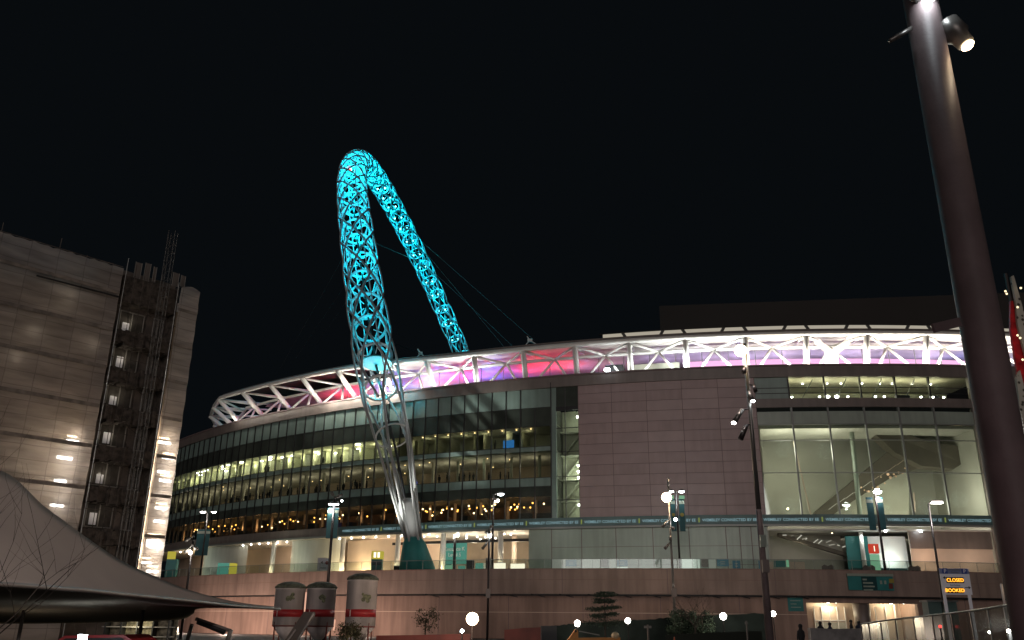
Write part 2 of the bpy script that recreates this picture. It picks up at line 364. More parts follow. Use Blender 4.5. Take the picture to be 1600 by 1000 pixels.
# teal wayfinding panels on podium
def wallsign(name, u0, v0, u1, v1, m, label, dr=0.0, parent=None, thick=.06, cat='sign'):
    s0, z0, _ = on(u0, v1, -dr); s1 = on(u1, v1, -dr)[0]; z1 = on(u0, v0, -dr)[1]; k = RP / (RP + dr)
    o = MB().arc(PS, s0 * k, s1 * k, RP + dr, RP + dr + thick, z0, z1, 3).build(name, m, parent)
    if not parent: tag(o, label, cat)
    return o, s0 * k, s1 * k, z0, z1
o, a, b, z0, z1 = wallsign('wall_sign', 1232, 926, 1256, 955, 'teal', '', -.98, pod)
for i in range(5): MB().arc(PS, a + .3, b - .3 - .5 * (i % 2), RP - .92, RP - .915, z0 + .4 + i * .36, z0 + .47 + i * .36).build('lettering', 'panelgreen', o)
es = empty('entrance_sign', PS(oncyl(1360, 910, CP, RP)[0], RP, 5.1), 'wide teal direction sign with pale top rail above the service entrance', 'sign')
o, a, b, z0, z1 = wallsign('panel', 1326, 900, 1397, 922, 'teal', '', .25, es)
MB().arc(PS, a - .05, b + .05, RP + .2, RP + .42, z1 + .002, z1 + .28).build('top_rail', 'panelgreen', es)
MB().arc(PS, a + 1.6, a + 3.4, RP + .312, RP + .33, z0 + .05, z1 - .05).build('dark_panel', 'tealdark', es)
for i, L in enumerate((.5, 1.2, 1.35, 1.1)): MB().arc(PS, a + 1.75, a + 1.75 + L, RP + .331, RP + .34, z1 - .45 - i * .38, z1 - .28 - i * .38).build('text_line', 'panelgreen', es)
for i in range(2): MB().arc(PS, a + 3.8 + i * .5, a + 4.05 + i * .5, RP + .312, RP + .325, z0 + .7, z0 + 1.1).build('symbol', 'panelgreen', es)
MB().arc(PS, a + 4.9, a + 5.5, RP + .312, RP + .325, z0 + .85, z0 + 1.3).build('yellow_patch', mat('dull_yellow', (.32, .26, .05), .6), es)
MB().arc(PS, b - .6, b - .1, RP + .312, RP + .325, z0 + .2, z0 + .8).build('red_patch', 'redd', es)
# glass balustrade
bal = empty('balustrade', PS(0, RP, 7.95), 'low glass balustrade with thin rail on top of the podium', 'balustrade')
mb = MB(); mb.arc(PS, -148, 108, RP - .22, RP - .20, 7.96, 9.0, 2.2); mb.build('glass_panel', 'glassrail', bal)
mb = MB(); mb.arc(PS, -148, 108, RP - .25, RP - .18, 9.003, 9.06, 2.2); mb.build('handrail', 'midgrey', bal)
for k in range(88):
    q = -130 + k * 2.25; MB().tube(PS(q, RP - .14, 7.95), PS(q, RP - .14, 9.0), .03, n=5).build('post', 'midgrey', bal)

# ================================================================== STADIUM
st = empty('stadium', FS(0, RF, 7), 'huge curved glass and panel stadium with white lit roof truss', 'stadium')
def A(name, m, s0, s1, r0, r1, z0, z1, step=2.37, parent=None):
    return MB().arc(FS, s0, s1, RF + r0, RF + r1, z0, z1, step).build(name, m, parent or st)
SL = -176.0; SJ = -52.1; SP = -47.9; SG = -21.9; SR = 8.8; SE = 60.0
A('roof_fascia', 'fascia', SL, SE, -.3, .35, 36.0, 37.6)
A('fascia_lip', 'mauve_seam', SL, SE, -.3, .5, 37.602, 37.85)
A('gutter_deck', 'roofdark', SL, SE, -10, -.31, 37.2, 37.5)
# --- left curtain wall
A('upper_spandrel', 'spandrel', SL, SJ - .1, -.12, 0, 33.0, 35.99)
A('dark_spandrel', 'darkglass', SL, SJ - .1, -.14, -.02, 30.1, 32.99)
A('sill_spandrel', 'spandrel', SL, SJ - .1, -.12, 0, 26.3, 27.0)
A('middle_spandrel', 'spandrel', SL, SJ - .1, -.12, 0, 21.0, 22.3)
A('lower_spandrel', 'darkglass', SL, SJ - .1, -.14, -.02, 19.5, 20.99)
A('upper_glazing', 'glassdim', SL, SJ - .1, -.06, -.03, 27.01, 30.09)
A('middle_glazing', 'glassdim', SL, SJ - .1, -.06, -.03, 22.31, 26.29)
A('lower_glazing', 'glassclear', SL, SJ - .1, -.06, -.03, 16.35, 19.49)
for z in (30.1, 27.0, 33.0, 21.0, 22.3): A('transom', 'mullion', SL, SJ - .1, -.02, .05, z - .04, z + .04)
q = -54.72; k = 0
while q > -150:
    A('mullion', 'mullion', q - .05, q + .05, -.1, .22, 16.35 if k != 0 else 16.35, 35.98 if k != 0 else 32.98, 5)
    q -= 2.37; k += 1
A('edge_fin', 'mullion', SJ - .1, SJ + .05, -.3, .35, 16.3, 36.8)
A('edge_column', 'spandrel', SJ + .05, SJ + .75, -.3, .1, 16.3, 35.99)
# floor slabs and back walls
for z0, z1 in ((30.4, 32.9), (26.35, 26.95), (19.6, 22.2), (15.0, 16.2)):
    A('floor_slab', 'slab', SL, SJ + .7, -13, -.5, z0, z1, 4)
A('upper_back_wall', 'wallpale', SL, -87, -9.2, -9.0, 26.95, 30.4, 4)
A('upper_back_partition', 'grey_in', -86.9, SJ + .7, -7.2, -7.0, 26.95, 30.4, 4)
A('middle_back_wall', 'wallwarm', SL, SJ + .7, -12.2, -12.0, 22.2, 26.34, 4)
A('middle_ceiling', 'ceil', SL, SJ + .7, -12, -.6, 26.2, 26.34, 4)
A('upper_ceiling', 'ceil', SL, SJ + .7, -9, -.6, 30.25, 30.39, 4)
A('lower_back_wall', 'bar', SL, SJ + .7, -11.2, -11.0, 16.2, 19.6, 4)
A('end_partition', 'slab', SJ + .5, SJ + .7, -12, -.5, 16.2, 30.4, 4)
# interior verticals (partitions and columns)
for k in range(34):
    q = -58 - k * 3.1 + random.uniform(-.8, .8)
    A('room_partition', random.choice(['wallpale', 'grey_in', 'wallpale']), q, q + random.choice([.15, .3, 1.1]), -7, -3.6, 26.96, 30.24, 4)
for k in range(22):
    q = -56 - k * 4.7
    MB().tube(FS(q, RF - 4.5, 16.2), FS(q, RF - 4.5, 19.59), .22, n=8).build('bar_column', 'cream', st)
    MB().tube(FS(q + 1, RF - 3.2, 22.2), FS(q + 1, RF - 3.2, 26.2), .25, n=8).build('hall_column', 'ceil', st)
# downlights
for k in range(10):
    q = -56.3 - k * 2.37 + .6
    MB().ball(FS(q, RF - 1.0, 30.0), .12, 8, .5).build('ceiling_light', 'amber2', st)
for k in range(26):
    q = -84 - k * 2.3 + random.uniform(-.4, .4); r = RF - random.choice([1.5, 3, 4.5, 5.5])
    MB().arc(FS, q, q + random.choice([.5, .9, 1.3]), r - .3, r, 30.1, 30.2).build('ceiling_light', 'bulb', st)
for k in range(26):
    q = -60 - k * 3.3 + random.uniform(-1, 1); r = RF - random.uniform(1.5, 10)
    MB().ball(FS(q, r, 26.1), .09, 6, .5).build('ceiling_light', 'amber2', st)
# real interior light
for k in range(20):
    q = -86 - k * 3.6; plight(FS(q, RF - 3.5, 29.6), (1, .93, .55), (190 if k < 14 else 90), .4)
for k in range(8):
    q = -57 - k * 3.6; plight(FS(q, RF - 3.2, 29.7), (1, .86, .55), 24, .3)
for k in range(20):
    q = -56 - k * 5.2; plight(FS(q, RF - 4.5, 24.6), (1, .82, .66), 120, .8)
for k in range(18):
    q = -57 - k * 5.4; plight(FS(q, RF - 4.0, 18.2), (1, .5, .2), 42, .4)
plight(FS(-62, RF - 1.4, 23.4), (.1, .25, 1), 8, .2)
# screens
tag(MB().arc(FS, -60.7, -58.9, RF - 2.2, RF - 2.1, 27.2, 28.7).build('screen', emi('screen_picture', (.05, .25, .75), .9)), 'glowing blue and green screen on the upper glazed floor', 'screen')
A('blue_monitor', 'bluelit', -76.3, -75.5, -1.3, -1.2, 22.5, 23.0)
A('blue_monitor', 'bluelit', -92.2, -91.3, -1.3, -1.2, 16.5, 17.5)
# pendant lamps of the restaurant
pm = MB().ball((0, 0, 0), .13, 8).build('bulb', 'amber'); pm2 = MB().ball((0, 0, 0), .13, 8).build('bulb', 'amber2')
cm = MB().tube((0, 0, .12), (0, 0, .75), .012, n=4).build('cord', 'black')
roots = []
for src in (pm, pm2):
    e = empty('pendant_lamp', (0, 0, 0)); src.parent = e
    c2 = cm if src is pm else cm.copy()
    if c2 is not cm: COL.objects.link(c2)
    c2.parent = e; roots.append(e)
used = [False, False]
LAB = ['small glowing amber pendant lamp inside the restaurant floor', 'small peach white pendant lamp inside the restaurant floor']
for k in range(84):
    w_ = 0 if random.random() < .62 else 1
    q = random.choice([random.uniform(-76, -54), random.uniform(-112, -54), random.uniform(-140, -90)])
    p = FS(q, RF - random.uniform(1.0, 7), random.choice([18.75, 18.75, 18.6, 18.4, 17.6 if w_ else 18.7]))
    if not used[w_]: used[w_] = True; o = roots[w_]; o.location = p
    else: o = dup(roots[w_], p)
    tag(o, LAB[w_], 'pendant lamp', ['amber pendant lamps of the restaurant floor', 'peach pendant lamps of the restaurant floor'][w_])
# counters and furniture shapes in the bar
for k in range(30):
    q = -55 - k * 3.1 - random.random() * 1.2
    A('bar_counter', random.choice(['black', 'bar', 'clothes']), q, q + random.uniform(.8, 2.4), -3.4, -2.2, 16.25, 16.25 + random.uniform(.5, 1.3), 4)
# --- stair glazing strip
A('stair_top_panel', 'darkglass', SJ + .75, SP, -.12, 0, 32.9, 35.99)
A('stair_head', 'black', SJ + .75, SP, -.1, .12, 32.3, 32.9)
A('stair_glazing', 'glassclear', SJ + .75, SP, -.06, -.03, 16.3, 32.3)
A('mullion', 'mullion', -50.0, -49.9, -.1, .15, 16.3, 35.98)
for z in (18.9, 22.3, 26.0, 29.6): A('transom', 'mullion', SJ + .75, SP, -.02, .08, z - .05, z + .05)
A('stair_back_wall', 'wallpale', SJ + .75, SP, -4.0, -3.8, 16.3, 33, 4)
A('stair_side_wall', 'wallpale', SP - .12, SP + .1, -6, -.5, 16.3, 33, 4)
for z in (19, 22.2, 25.9, 29.5): A('stair_landing', 'grey_in', SJ + .8, SP - .13, -3.8, -2.2, z - .12, z, 4)
for i, z in enumerate((16.4, 19.1, 22.4, 26.1)):
    MB().beam(FS(SJ + 1.2, RF - 3.2, z), FS(SP - .4, RF - 3.2, z + 3.0), 1.0, .12).build('stair_flight', 'grey_in', st)
for z in (31.4, 24.0, 23.1, 22.2, 18.2):
    MB().ball(FS(SP - .35, RF - .9, z), .17, 8).build('stair_light', 'bulb', st); plight(FS(SP - .7, RF - 1.4, z), (.92, 1, .78), 75, .3)
# --- mauve panel wall
mb = MB(); nf = []
cols = [SP, -42.8, -37.6, -32.4, -27.2, SG]; rows = [16.3] + [17.6 + k * 1.55 for k in range(12)] + [35.99]
for ci in range(5):
    for ri in range(len(rows) - 1):
        n0 = len(mb.f); mb.arc(FS, cols[ci] + .02, cols[ci + 1] - .02, RF - .5, RF + .12 + random.uniform(0, .012), rows[ri] + .01, rows[ri + 1] - .01, 2.37); nf += [random.choice([0, 0, 1, 2])] * (len(mb.f) - n0)
pw = mb.build('panel_wall', 'mauve', st)
for k_, c_ in (('mauve_b', (.345, .243, .24)), ('mauve_c', (.375, .268, .262))): M[k_] = mat(k_, c_, .42, noise=.07, nscale=.35); pw.data.materials.append(M[k_])
pw.data.polygons.foreach_set('material_index', nf)
for q in (-42.8, -37.6, -32.4, -27.2, SP + .03, SG - .03): A('panel_seam', 'mauve_seam', q - .04, q + .04, .10, .14, 16.3, 35.98)
for k in range(12): A('panel_groove', 'mauve_seam', SP, SG, .11, .135, 17.6 + k * 1.55, 17.65 + k * 1.55)
# --- right glazing
A('glazing_beam', 'fascia', SG, SE, -.3, .15, 31.5, 32.8)
A('opaque_bay', 'spandrel', SG, -17.2, -.15, 0, 32.8, 35.99)
A('top_glazing', 'glassclear', -17.1, SR, -.06, -.03, 32.8, 35.99)
for q in (-17.1, -12.0, -6.9, -1.9, 3.0): A('mullion', 'mullion', q - .1, q + .1, -.2, .2, 32.8, 35.99)
for z in (33.6, 34.4): A('transom', 'mullion', SG, SR, -.02, .06, z - .05, z + .05)
A('top_room_floor', 'slab', SG, SR + 4, -14, -.4, 32.0, 32.7, 4); A('top_room_back', 'wallpale', SG, SR + 4, -12.2, -12, 32.7, 37, 4); A('top_room_ceiling', 'ceil', SG, SR + 4, -12, -.6, 36.6, 36.8, 4)
for k in range(9):
    q = -16 + k * 2.8; plight(FS(q, RF - 4, 35.6), (1, .92, .58), 120, .4)
    for rr in (1.2, 5.5): MB().ball(FS(q + random.uniform(-.6, .6), RF - rr, 36.45), .12, 8, .5).build('ceiling_light', 'bulb', st)
for q in (-16.4, -12.4, -11.2, -9.9, -8.3, -4.3, -3.0, 2.4, 4.2, 5.8): MB().ball(FS(q, RF - 1.5, 33.4), .16 if q not in (-11.2, -9.9) else .3, 8, .7).build('wall_lamp', 'bulb', st)
for q in (-14.5, -9.5, -4.2, .8): MB().beam(FS(q, RF - 3, 33.6), FS(q + 1.8, RF - 3, 36.5), .12).build('roof_brace', 'midgrey', st)
for q in (-1.2, -.2, 4.2): A('desk_screen', 'black', q, q + 1.2, -2.2, -2.0, 32.8, 33.8)
A('shadow_slot', 'black', SG + .1, SR - .3, -.5, -.2, 30.92, 31.49)
for q in (-17.0, -11.9, -6.8, -1.9, 3.1): A('mullion', 'midgrey', q - .1, q + .1, -.14, .18, 15.9, 31.49)
A('right_glazing', 'glassclear', SG, SR, -.10, -.07, 15.9, 31.49)
for z in (29.0, 26.7, 22.1): A('transom', 'midgrey', SG, SR, -.05, .08, z - .06, z + .06)
A('hall_soffit', 'grey_in', SG, SR, -9, -.5, 28.5, 28.9, 4)
A('hall_upper_wall', 'panelgreen', SG, SR, -.18, -.02, 29.07, 30.9, 4)
A('hall_back_wall', 'grey_in', SG, SR + 4, -13.2, -13, 7, 33, 4)
A('hall_side_wall', 'grey_in', SR, SR + .3, -13, -.5, 7.0, 31.4, 4)
A('hall_left_wall', 'grey_in', SG + .01, SG + .3, -13, -.5, 7.0, 31.4, 4)
A('right_pier', 'fascia', SR, SR + 1.6, -.3, .25, 7, 35.99)
A('right_panel', 'teal', SR + 1.6, SE, -.3, .0, 7, 31.49); A('right_upper_panel', 'fascia', SR + 1.6, SE, -.3, .0, 32.8, 35.99)
# escalators and stairs inside the hall
def pf(u, v, dr):
    s, z, p = oncyl(u, v, CF, RF - dr); return p
def slabpoly(name, pts, dr, m, th=2.2):
    P = [pf(u, v, dr) for u, v in pts]; n = Vector((0.1, 1, 0)).normalized() * th
    return MB().prism(P, n).build(name, m, st)
slabpoly('escalator', [(1262, 810), (1300, 778), (1395, 700), (1440, 700), (1440, 730), (1400, 742), (1345, 775), (1290, 812)], 7.0, 'stair', 1.5)
slabpoly('stair_flight', [(1354, 666), (1400, 668), (1446, 690), (1500, 697), (1504, 724), (1490, 733), (1440, 728), (1400, 708)], 5.0, 'stair', 2.5)
slabpoly('landing', [(1300, 800), (1395, 740), (1420, 735), (1420, 812), (1300, 812)], 8.7, 'wallpale', .4)
for i in range(9):
    t = i / 9; u = 1295 + t * 120; v = 800 - t * 78
    MB().beam(pf(u, v - 4, 6.6), pf(u + 12, v - 13, 6.6), .07).build('escalator_rail', 'white' if i < 5 else 'cream', st)
MB().tube(pf(1330, 668, 3.2), pf(1344, 808, 3.2), .33, n=12).build('hall_column', 'panelgreen', st, True)
MB().prism([pf(1300, 668, 3.3), pf(1360, 668, 3.3), pf(1350, 660, 3.3), pf(1308, 660, 3.3)], (0.1, .8, 0)).build('column_head', 'panelgreen', st)
for (a, b_) in (((1240, 690), (1268, 808)), ((1430, 800), (1428, 770))):
    MB().beam(pf(*a, 2.0), pf(*b_, 2.0), .16).build('reflected_tube', 'cream', st)
for (u, v, e, c) in ((1225, 702, 950, (1, .93, .78)), (1290, 706, 950, (1, .93, .78)), (1235, 790, 420, (1, .93, .78)), (1380, 800, 520, (1, .93, .78)), (1450, 790, 760, (1, .93, .80)), (1500, 780, 520, (1, .93, .80)), (1480, 684, 110, (1, .85, .5))):
    plight(pf(u, v, 1.8 if v > 690 else 9), c, e, 1.4 if v > 690 else .6)
for (u, v) in ((1492, 673), (1300, 832), (1231, 795)): MB().ball(pf(u, v, 4), .12, 8).build('hall_light', 'bulbw', st)
for k in range(16):    # sparkling glazing fittings by the escalator
    u = 1345 + k * 4.6 + random.uniform(-2, 2); v = 768 - k * 2.3 + random.uniform(-7, 7)
    MB().ball(pf(u, v, 4.2), random.uniform(.10, .22), 6).build('shop_light', random.choice([mat('shop_glow%d' % k, (.5, .35, .25), .5, emit=(1, .6, .35), es=random.uniform(.2, .9))]), st)
# --- LED ribbon band and its lettering
A('ribbon_board', 'ledband', -89.6, SE, -.35, .35, 15.0, 16.29); A('ribbon_plain', 'fascia', SL, -89.61, -.35, .3, 15.0, 16.29)
A('ribbon_lip', 'midgrey', SL, SE, -.3, .55, 14.72, 14.99)
msg = 'WEMBLEY CONNECTED BY EE'
for k in range(13):
    c = -85.0 + k * 8.3
    def fn(co, c=c): return FS(c + co.x, RF + .36 - co.z, 15.42 + co.y)
    text_mesh(msg, .545, fn, 'ribbon_text', 'textled', st, spacing=1.0)
    A('ribbon_mark', 'textledhi', c + 4.06, c + 4.26, .352, .37, 15.3, 15.95)
# --- under storey
A('soffit', 'soffit', SL, SG, -13, -.36, 14.75, 14.95, 4)
def U(u, v=860): return oncyl(u, v)[0]
for k in range(30):
    q = U(270) + k * 2.55
    if U(301) < q < U(365) or U(440) < q < U(514): continue
    if q < U(826): MB().ball(FS(q, RF - 1.6, 14.62), .13, 8, .6).build('soffit_light', 'bulb', st)
for k in range(20):
    q = U(640) + random.uniform(0, 16); r = RF - random.uniform(3.5, 11)
    MB().ball(FS(q, r, 14.6), .10, 6, .6).build('soffit_light', 'bulb', st)
A('panel_base', 'panelgreen', U(826), SG, -.6, -.05, 7.0, 14.70)
for u in (862, 909, 963, 1021, 1078, 1136, 1158, 1176): A('panel_seam', 'mauve_seam', U(u) - .05, U(u) + .05, -.05, -.02, 7, 14.7)
for z in (9.6, 12.1): A('panel_groove', 'mauve_seam', U(862), SG, -.05, -.03, z, z + .05)
for (u0, u1, b1) in ((301, 367, 'spandrel'), (437, 515, 'drum')):
    c = (U(u0) + U(u1)) / 2; hw = (U(u1) - U(u0)) / 2
    mb = MB(); n = 20; vs = []
    for i in range(n + 1):
        t = -1 + 2 * i / n; q = c + hw * t; r = RF - 3.4 + 2.6 * math.sqrt(max(0, 1 - t * t * .92))
        vs += [FS(q, r, 7), FS(q, r, 14.72)]
    mb.add(vs, [(2 * i, 2 * i + 2, 2 * i + 3, 2 * i + 1) for i in range(n)]); mb.build('drum_wall', 'drum', st, True)
A('warm_drum', 'cream', U(517), U(600), -4.2, -4.0, 7, 14.5)
A('inner_wall', 'cream', SL, U(640), -9.2, -9.0, 7, 14.74, 4); A('lobby_wall', 'wallwarm', U(640), SG, -13.2, -13, 7, 14.74, 4)
A('lobby_beam', 'black', U(600), U(826), -2.4, -2.1, 13.3, 13.7, 4)
for u in (527, 614, 686, 777, 418): MB().lathe(FS(U(u), RF - 1.3, 7), [(.42, 0), (.40, 7.7)], 14).build('column', 'white', st, True)
MB().lathe(FS(U(807) - 3, RF - 7, 7), [(.42, 0), (.40, 7.7)], 14).build('column', 'cream', st, True)
for u, e in ((527, 70), (548, 90), (418, 60), (288, 80), (614, 45), (686, 60), (777, 60)):
    p = FS(U(u) + (0 if u in (548, 288) else .1), RF + (.3 if u not in (548, 288) else -2.2), 8.7)
    plight(p, (1, .78, .45), e * (13.0 if u in (548, 288) else 7), .15)
for u, e, c in ((650, 110, (1, .85, .6)), (720, 130, (1, .87, .65)), (790, 130, (1, .87, .65)), (585, 60, (1, .7, .45)), (400, 70, (1, .75, .5)), (270, 40, (1, .7, .4)), (560, 60, (1, .7, .5))):
    plight(FS(U(u), RF - 4.5, 12.6), c, e * 4.2, .5)
plight(FS(U(450), RF + 3, 11.5), (.95, 1, .78), 330, .3); plight(FS(U(312), RF + 3, 11.5), (.85, 1, .82), 260, .3)
plight(FS(U(700), RF + 3.0, 13.6), (.95, 1, .95), 200, .3); plight(FS(U(600), RF + 3.0, 12.6), (1, .85, .65), 60, .3)
for u in (905, 1010, 1120): plight(FS(U(u), RF + 7, 9.0), (.88, 1, .82), 150, .4)  # added greenish fill on the base panels
# under right glazing
A('right_soffit', 'soffit', SG, SR, -12, -.36, 14.2, 14.4, 4)
A('right_base_wall', 'grey_in', SG, U(1345), -8.2, -8, 7, 14.2, 4)
A('right_teal_wall', 'teal', U(1330), U(1366), -2.2, -2, 7.5, 13.6, 4)
o = A('right_white_wall', 'white', U(1366), U(1428), -2.4, -2.2, 8.8, 13.6, 4)
A('right_cream_wall', 'cream', U(1428), U(1558), -1.2, -1, 7, 14.2, 4)
A('right_cream_band', 'fascia', U(1428), U(1558), -.99, -.8, 11.9, 14.2, 4)
A('right_dado', 'tealdark', U(1330), U(1428), -1.2, -1.0, 7, 9.3, 4)
MB().lathe(FS(U(1352), RF - 1, 7), [(.3, 0), (.28, 7)], 12).build('column', 'white', st, True)
plight(FS(U(1400), RF - .8, 10.5), (.85, 1, .95), 200, .3); plight(FS(U(1352), RF - .4, 13.4), (.9, 1, .95), 50, .2)
plight(FS(U(1445), RF + 1.8, 10.5), (1, .70, .5), 210, .3); plight(FS(U(1520), RF + 2.2, 10.5), (1, .76, .58), 170, .3)
plight(FS(U(1260), RF - 3.5, 12), (1, .93, .7), 60, .3)
for u, v in ((1383, 822), (1438, 822)): MB().ball(FS(U(u, 822), RF - .1, 14.1), .2, 8, .7).build('soffit_light', 'bulbc', st)
MB().beam(pf(1215, 835, 4), pf(1345, 874, 4), 1.0, .5).build('lower_stair', 'stair', st)
for k in range(14):
    u = 1225 + k * 9 + random.uniform(-3, 3); MB().beam(pf(u, 838 + k * 1.6 + random.uniform(-3, 3), 3.2), pf(u + random.uniform(2, 9), 836 + k * 1.6 + random.uniform(-3, 3), 3.2), .12).build('lit_fitting', mat('fit%d' % k, (.6, .58, .5), .5, emit=(.9, .9, .75), es=random.uniform(.05, .6)), st)

# --- roof ring truss
D3 = 3.0
def eo(th):
    return 0.0 if th > -24 else min(1.7, (-24 - th) * .25)
def ringp(th, r, z):           # th in degrees on the facade centre; bends away beyond -43 deg
    r = r + eo(th) * max(0, (r - (RF - 3.5)) / 3.5) if r > RF - 3.5 else r
    if th >= -43: return FS(R_(th) * RF, r, z)
    t = (-43 - th) / 3.0; r0 = RF + 2.0; a = FS(R_(-43) * RF, r0, z)
    pts = [(0, 0), (-3.2, 6.6), (-6.4, 14.5), (-8.4, 23.5), (-10, 33.5), (-11, 45)]
    i = min(int(t), 4); f_ = t - i; dx = pts[i][0] + (pts[i + 1][0] - pts[i][0]) * f_; dy = pts[i][1] + (pts[i + 1][1] - pts[i][1]) * f_
    ph = R_(max(-82, -43 - t * 12)); k = r0 - r
    return Vector((a.x + dx - math.sin(ph) * k, a.y + dy + math.cos(ph) * k, z))
ths = [-10.95 + D3 * i for i in range(-14, 14)]
ths = [-10.95 - 2.92 * i for i in range(14, 0, -1)] + [-10.95 + 3.05 * i for i in range(0, 15)]
edge = [ringp(th, RF + .9, 42.5) for th in [ths[0] - 3] + ths]
def dense(fn, t0, t1, n): return [fn(t0 + (t1 - t0) * i / n) for i in range(n + 1)]
TL, TR = -57.5, 30.0
mb = MB(); mb.poly(dense(lambda t: ringp(t, RF + .7, 42.45), TL, TR, 90), .38, 10); mb.build('edge_beam', 'white', st, True)
mb = MB(); mb.poly(dense(lambda t: ringp(t, RF - 3.2, 41.55), TL, TR, 90), .28, 8); mb.build('inner_chord', 'white', st, True)
mb = MB(); mb.poly(dense(lambda t: ringp(t, RF + .3, 43.1), TL, TR, 90), .22, 8); mb.build('top_gutter', 'fascia', st, True)
mids = [(a + b) / 2 for a, b in zip(ths[:-1], ths[1:])]
for th in ths:
    kb = min(1, max(0, (-23.5 - th) / 3.5)); MB().tube(ringp(th, RF - 1.1 - 2.4 * kb, 37.5), ringp(th, RF + .5 + .4 * kb, 42.2), .46, .40, 12).build('roof_column', 'white', st, True)
    MB().tube(ringp(th, RF + .5, 42.2), ringp(th, RF - 9, 43.4), .18, n=6).build('rafter', 'white', st, True)
for i, th in enumerate(mids):
    nd = ringp(th, RF - 3.2, 41.55)
    for dd in (-.95, .95): MB().tube(ringp(th + dd, RF - 1.3, 37.5), nd, .21, n=8).build('brace', 'white', st, True)
    for tt in (ths[i], ths[i + 1]): MB().tube(ringp(tt, RF + .5, 42.2), nd, .2, n=8).build('strut', 'white', st, True)
# roof underside between edge and inner wall, for the lit part
vs = []; fs = []; n = 70
for i in range(n + 1):
    t = -29.5 + (TR + 29.5) * i / n; vs += [ringp(t, RF + .2, 42.62), ringp(t, RF - 7.4, 43.0)]
mb = MB(); mb.add(vs, [(2 * i, 2 * i + 1, 2 * i + 3, 2 * i + 2) for i in range(n)]); mb.build('eaves_soffit', 'soffit', st)
# inner glazed screen with slim posts
for i, th in enumerate([-34 + 1.5 * k for k in range(42)]):
    MB().tube(ringp(th, RF - 7.6, 37.5), ringp(th, RF - 7.6, 42.9), .06, n=5).build('screen_post', 'midgrey', st)
A('led_board', 'pinkled', R_(-10.9) * RF, R_(8) * RF, -8.6, -8.5, 40.35, 41.35)
A('led_board_end', 'pinkled', R_(8.4) * RF, R_(20) * RF, -8.6, -8.5, 40.3, 40.9)
# inner roof lining, rising towards the pitch
vs = []; NR = 14; NT = 60
for i in range(NT + 1):
    t = -44 + (TR + 44) * i / NT
    for j in range(NR + 1):
        r = RF - 7.4 - j * 3.6; vs.append(ringp(t, r, 43.0 + j * .42 + (.10 if (i % 2) else 0)))
fs = [(i * (NR + 1) + j, i * (NR + 1) + j + 1, (i + 1) * (NR + 1) + j + 1, (i + 1) * (NR + 1) + j) for i in range(NT) for j in range(NR)]
mb = MB(); mb.add(vs, fs); mb.build('roof_lining', 'roof_in', st)
# show lights washing the lining: (theta, radius drop, colour, power)
RED = (1, .03, .05); BLU = (.12, .2, 1); VIO = (.70, .56, 1); PNK = (1, .7, .9); WHT = (.8, .85, 1)
for th, dr, c, e in ((-31.5, 14, RED, 120), (-30.0, 12, RED, 90), (-29, 17, WHT, 60), (-28, 15, BLU, 170), (-26.6, 19, WHT, 120), (-25.5, 16, RED, 150), (-24.5, 12, BLU, 150),
                     (-23.2, 14, RED, 170), (-22.4, 18, BLU, 220), (-21.2, 13, BLU, 170), (-20.2, 16, RED, 240), (-19, 13, RED, 420), (-17.9, 14, RED, 260), (-17, 18, VIO, 90), (-15.6, 18, (.7, .5, .45), 70),
                     (-12.5, 14, VIO, 200), (-10, 14, VIO, 220), (-7.6, 14, VIO, 240), (-5.2, 14, VIO, 240), (-3, 14, VIO, 220), (-.8, 14, VIO, 220), (1.6, 14, VIO, 220), (4, 14, VIO, 200), (6.5, 14, BLU, 150), (9, 14, VIO, 120), (12, 14, WHT, 90),
                     (-9, 20, PNK, 160), (-4, 20, PNK, 160), (1, 20, PNK, 160), (6, 20, PNK, 120)):
    if th < -15: th += 4.8 * (th + 15) / 15
    plight(FS(R_(th) * RF, RF - dr, 40.6), c, e * (10 if th < -24 else (3.6 if th < -13.5 else 2.2)), .5, name='show_light')
# white uplights along the eaves
def eave(th):
    if th < -43: return 30
    if th < -33: return 130
    if th < -28.5: return 900
    if th < -22.0: return 1900
    if th < -21: return 160
    if th < -15: return 12
    if th < -12.5: return 220
    return 1800
t = -52.0
while t < 18:
    e = eave(t) * (.12 if -27.6 < t < -23.6 else 1); warm = (1, .93, .80) if t < -26 or t > -8 else (.93, 1, .97)
    plight(ringp(t, RF + .1 if t > -43 else RF - 1.5, 38.35), warm, e, .25, name='eaves_light'); t += 1.5
# translucent roof edge strip with dark diagonals
A('roof_light_strip', 'strip', R_(-15.4) * RF, R_(24) * RF, -2.4, -2.2, 43.35, 44.7)
A('strip_cap', 'roofdark', R_(-15.6) * RF, R_(24) * RF, -2.6, -2.0, 44.7, 44.8)
for k in range(18):
    th = -14.0 + k * 1.62; sgn = 1 if k % 2 else -1
    MB().beam(FS(R_(th) * RF, RF - 2.1, 43.3), FS(R_(th + sgn * .3) * RF, RF - 2.1, 44.75), .45, .12, (0, 1, 0)).build('strip_diagonal', 'slab', st)
ra = atz(1030, 478, 58.8); rb = atz(1500, 460.5, 58.8); rc = rb + (rb - ra) * .9; ra.z = rb.z = rc.z = 46
MB().prism([ra, rc, rc + Vector((10, 60, 0)), ra + Vector((26, 60, 0))], (0, 0, 12.8)).build('raised_roof', 'roofdark', st)
mb = MB(); vs = []
for i in range(91):
    t = TL + 16 + (TR + 20 - TL - 16) * i / 90; vs += [ringp(t, RF + .3, 43.25), ringp(t, 136, 47.5)]
mb.add(vs, [(2 * i, 2 * i + 1, 2 * i + 3, 2 * i + 2) for i in range(90)]); mb.build('roof_deck', 'roofdark', st)
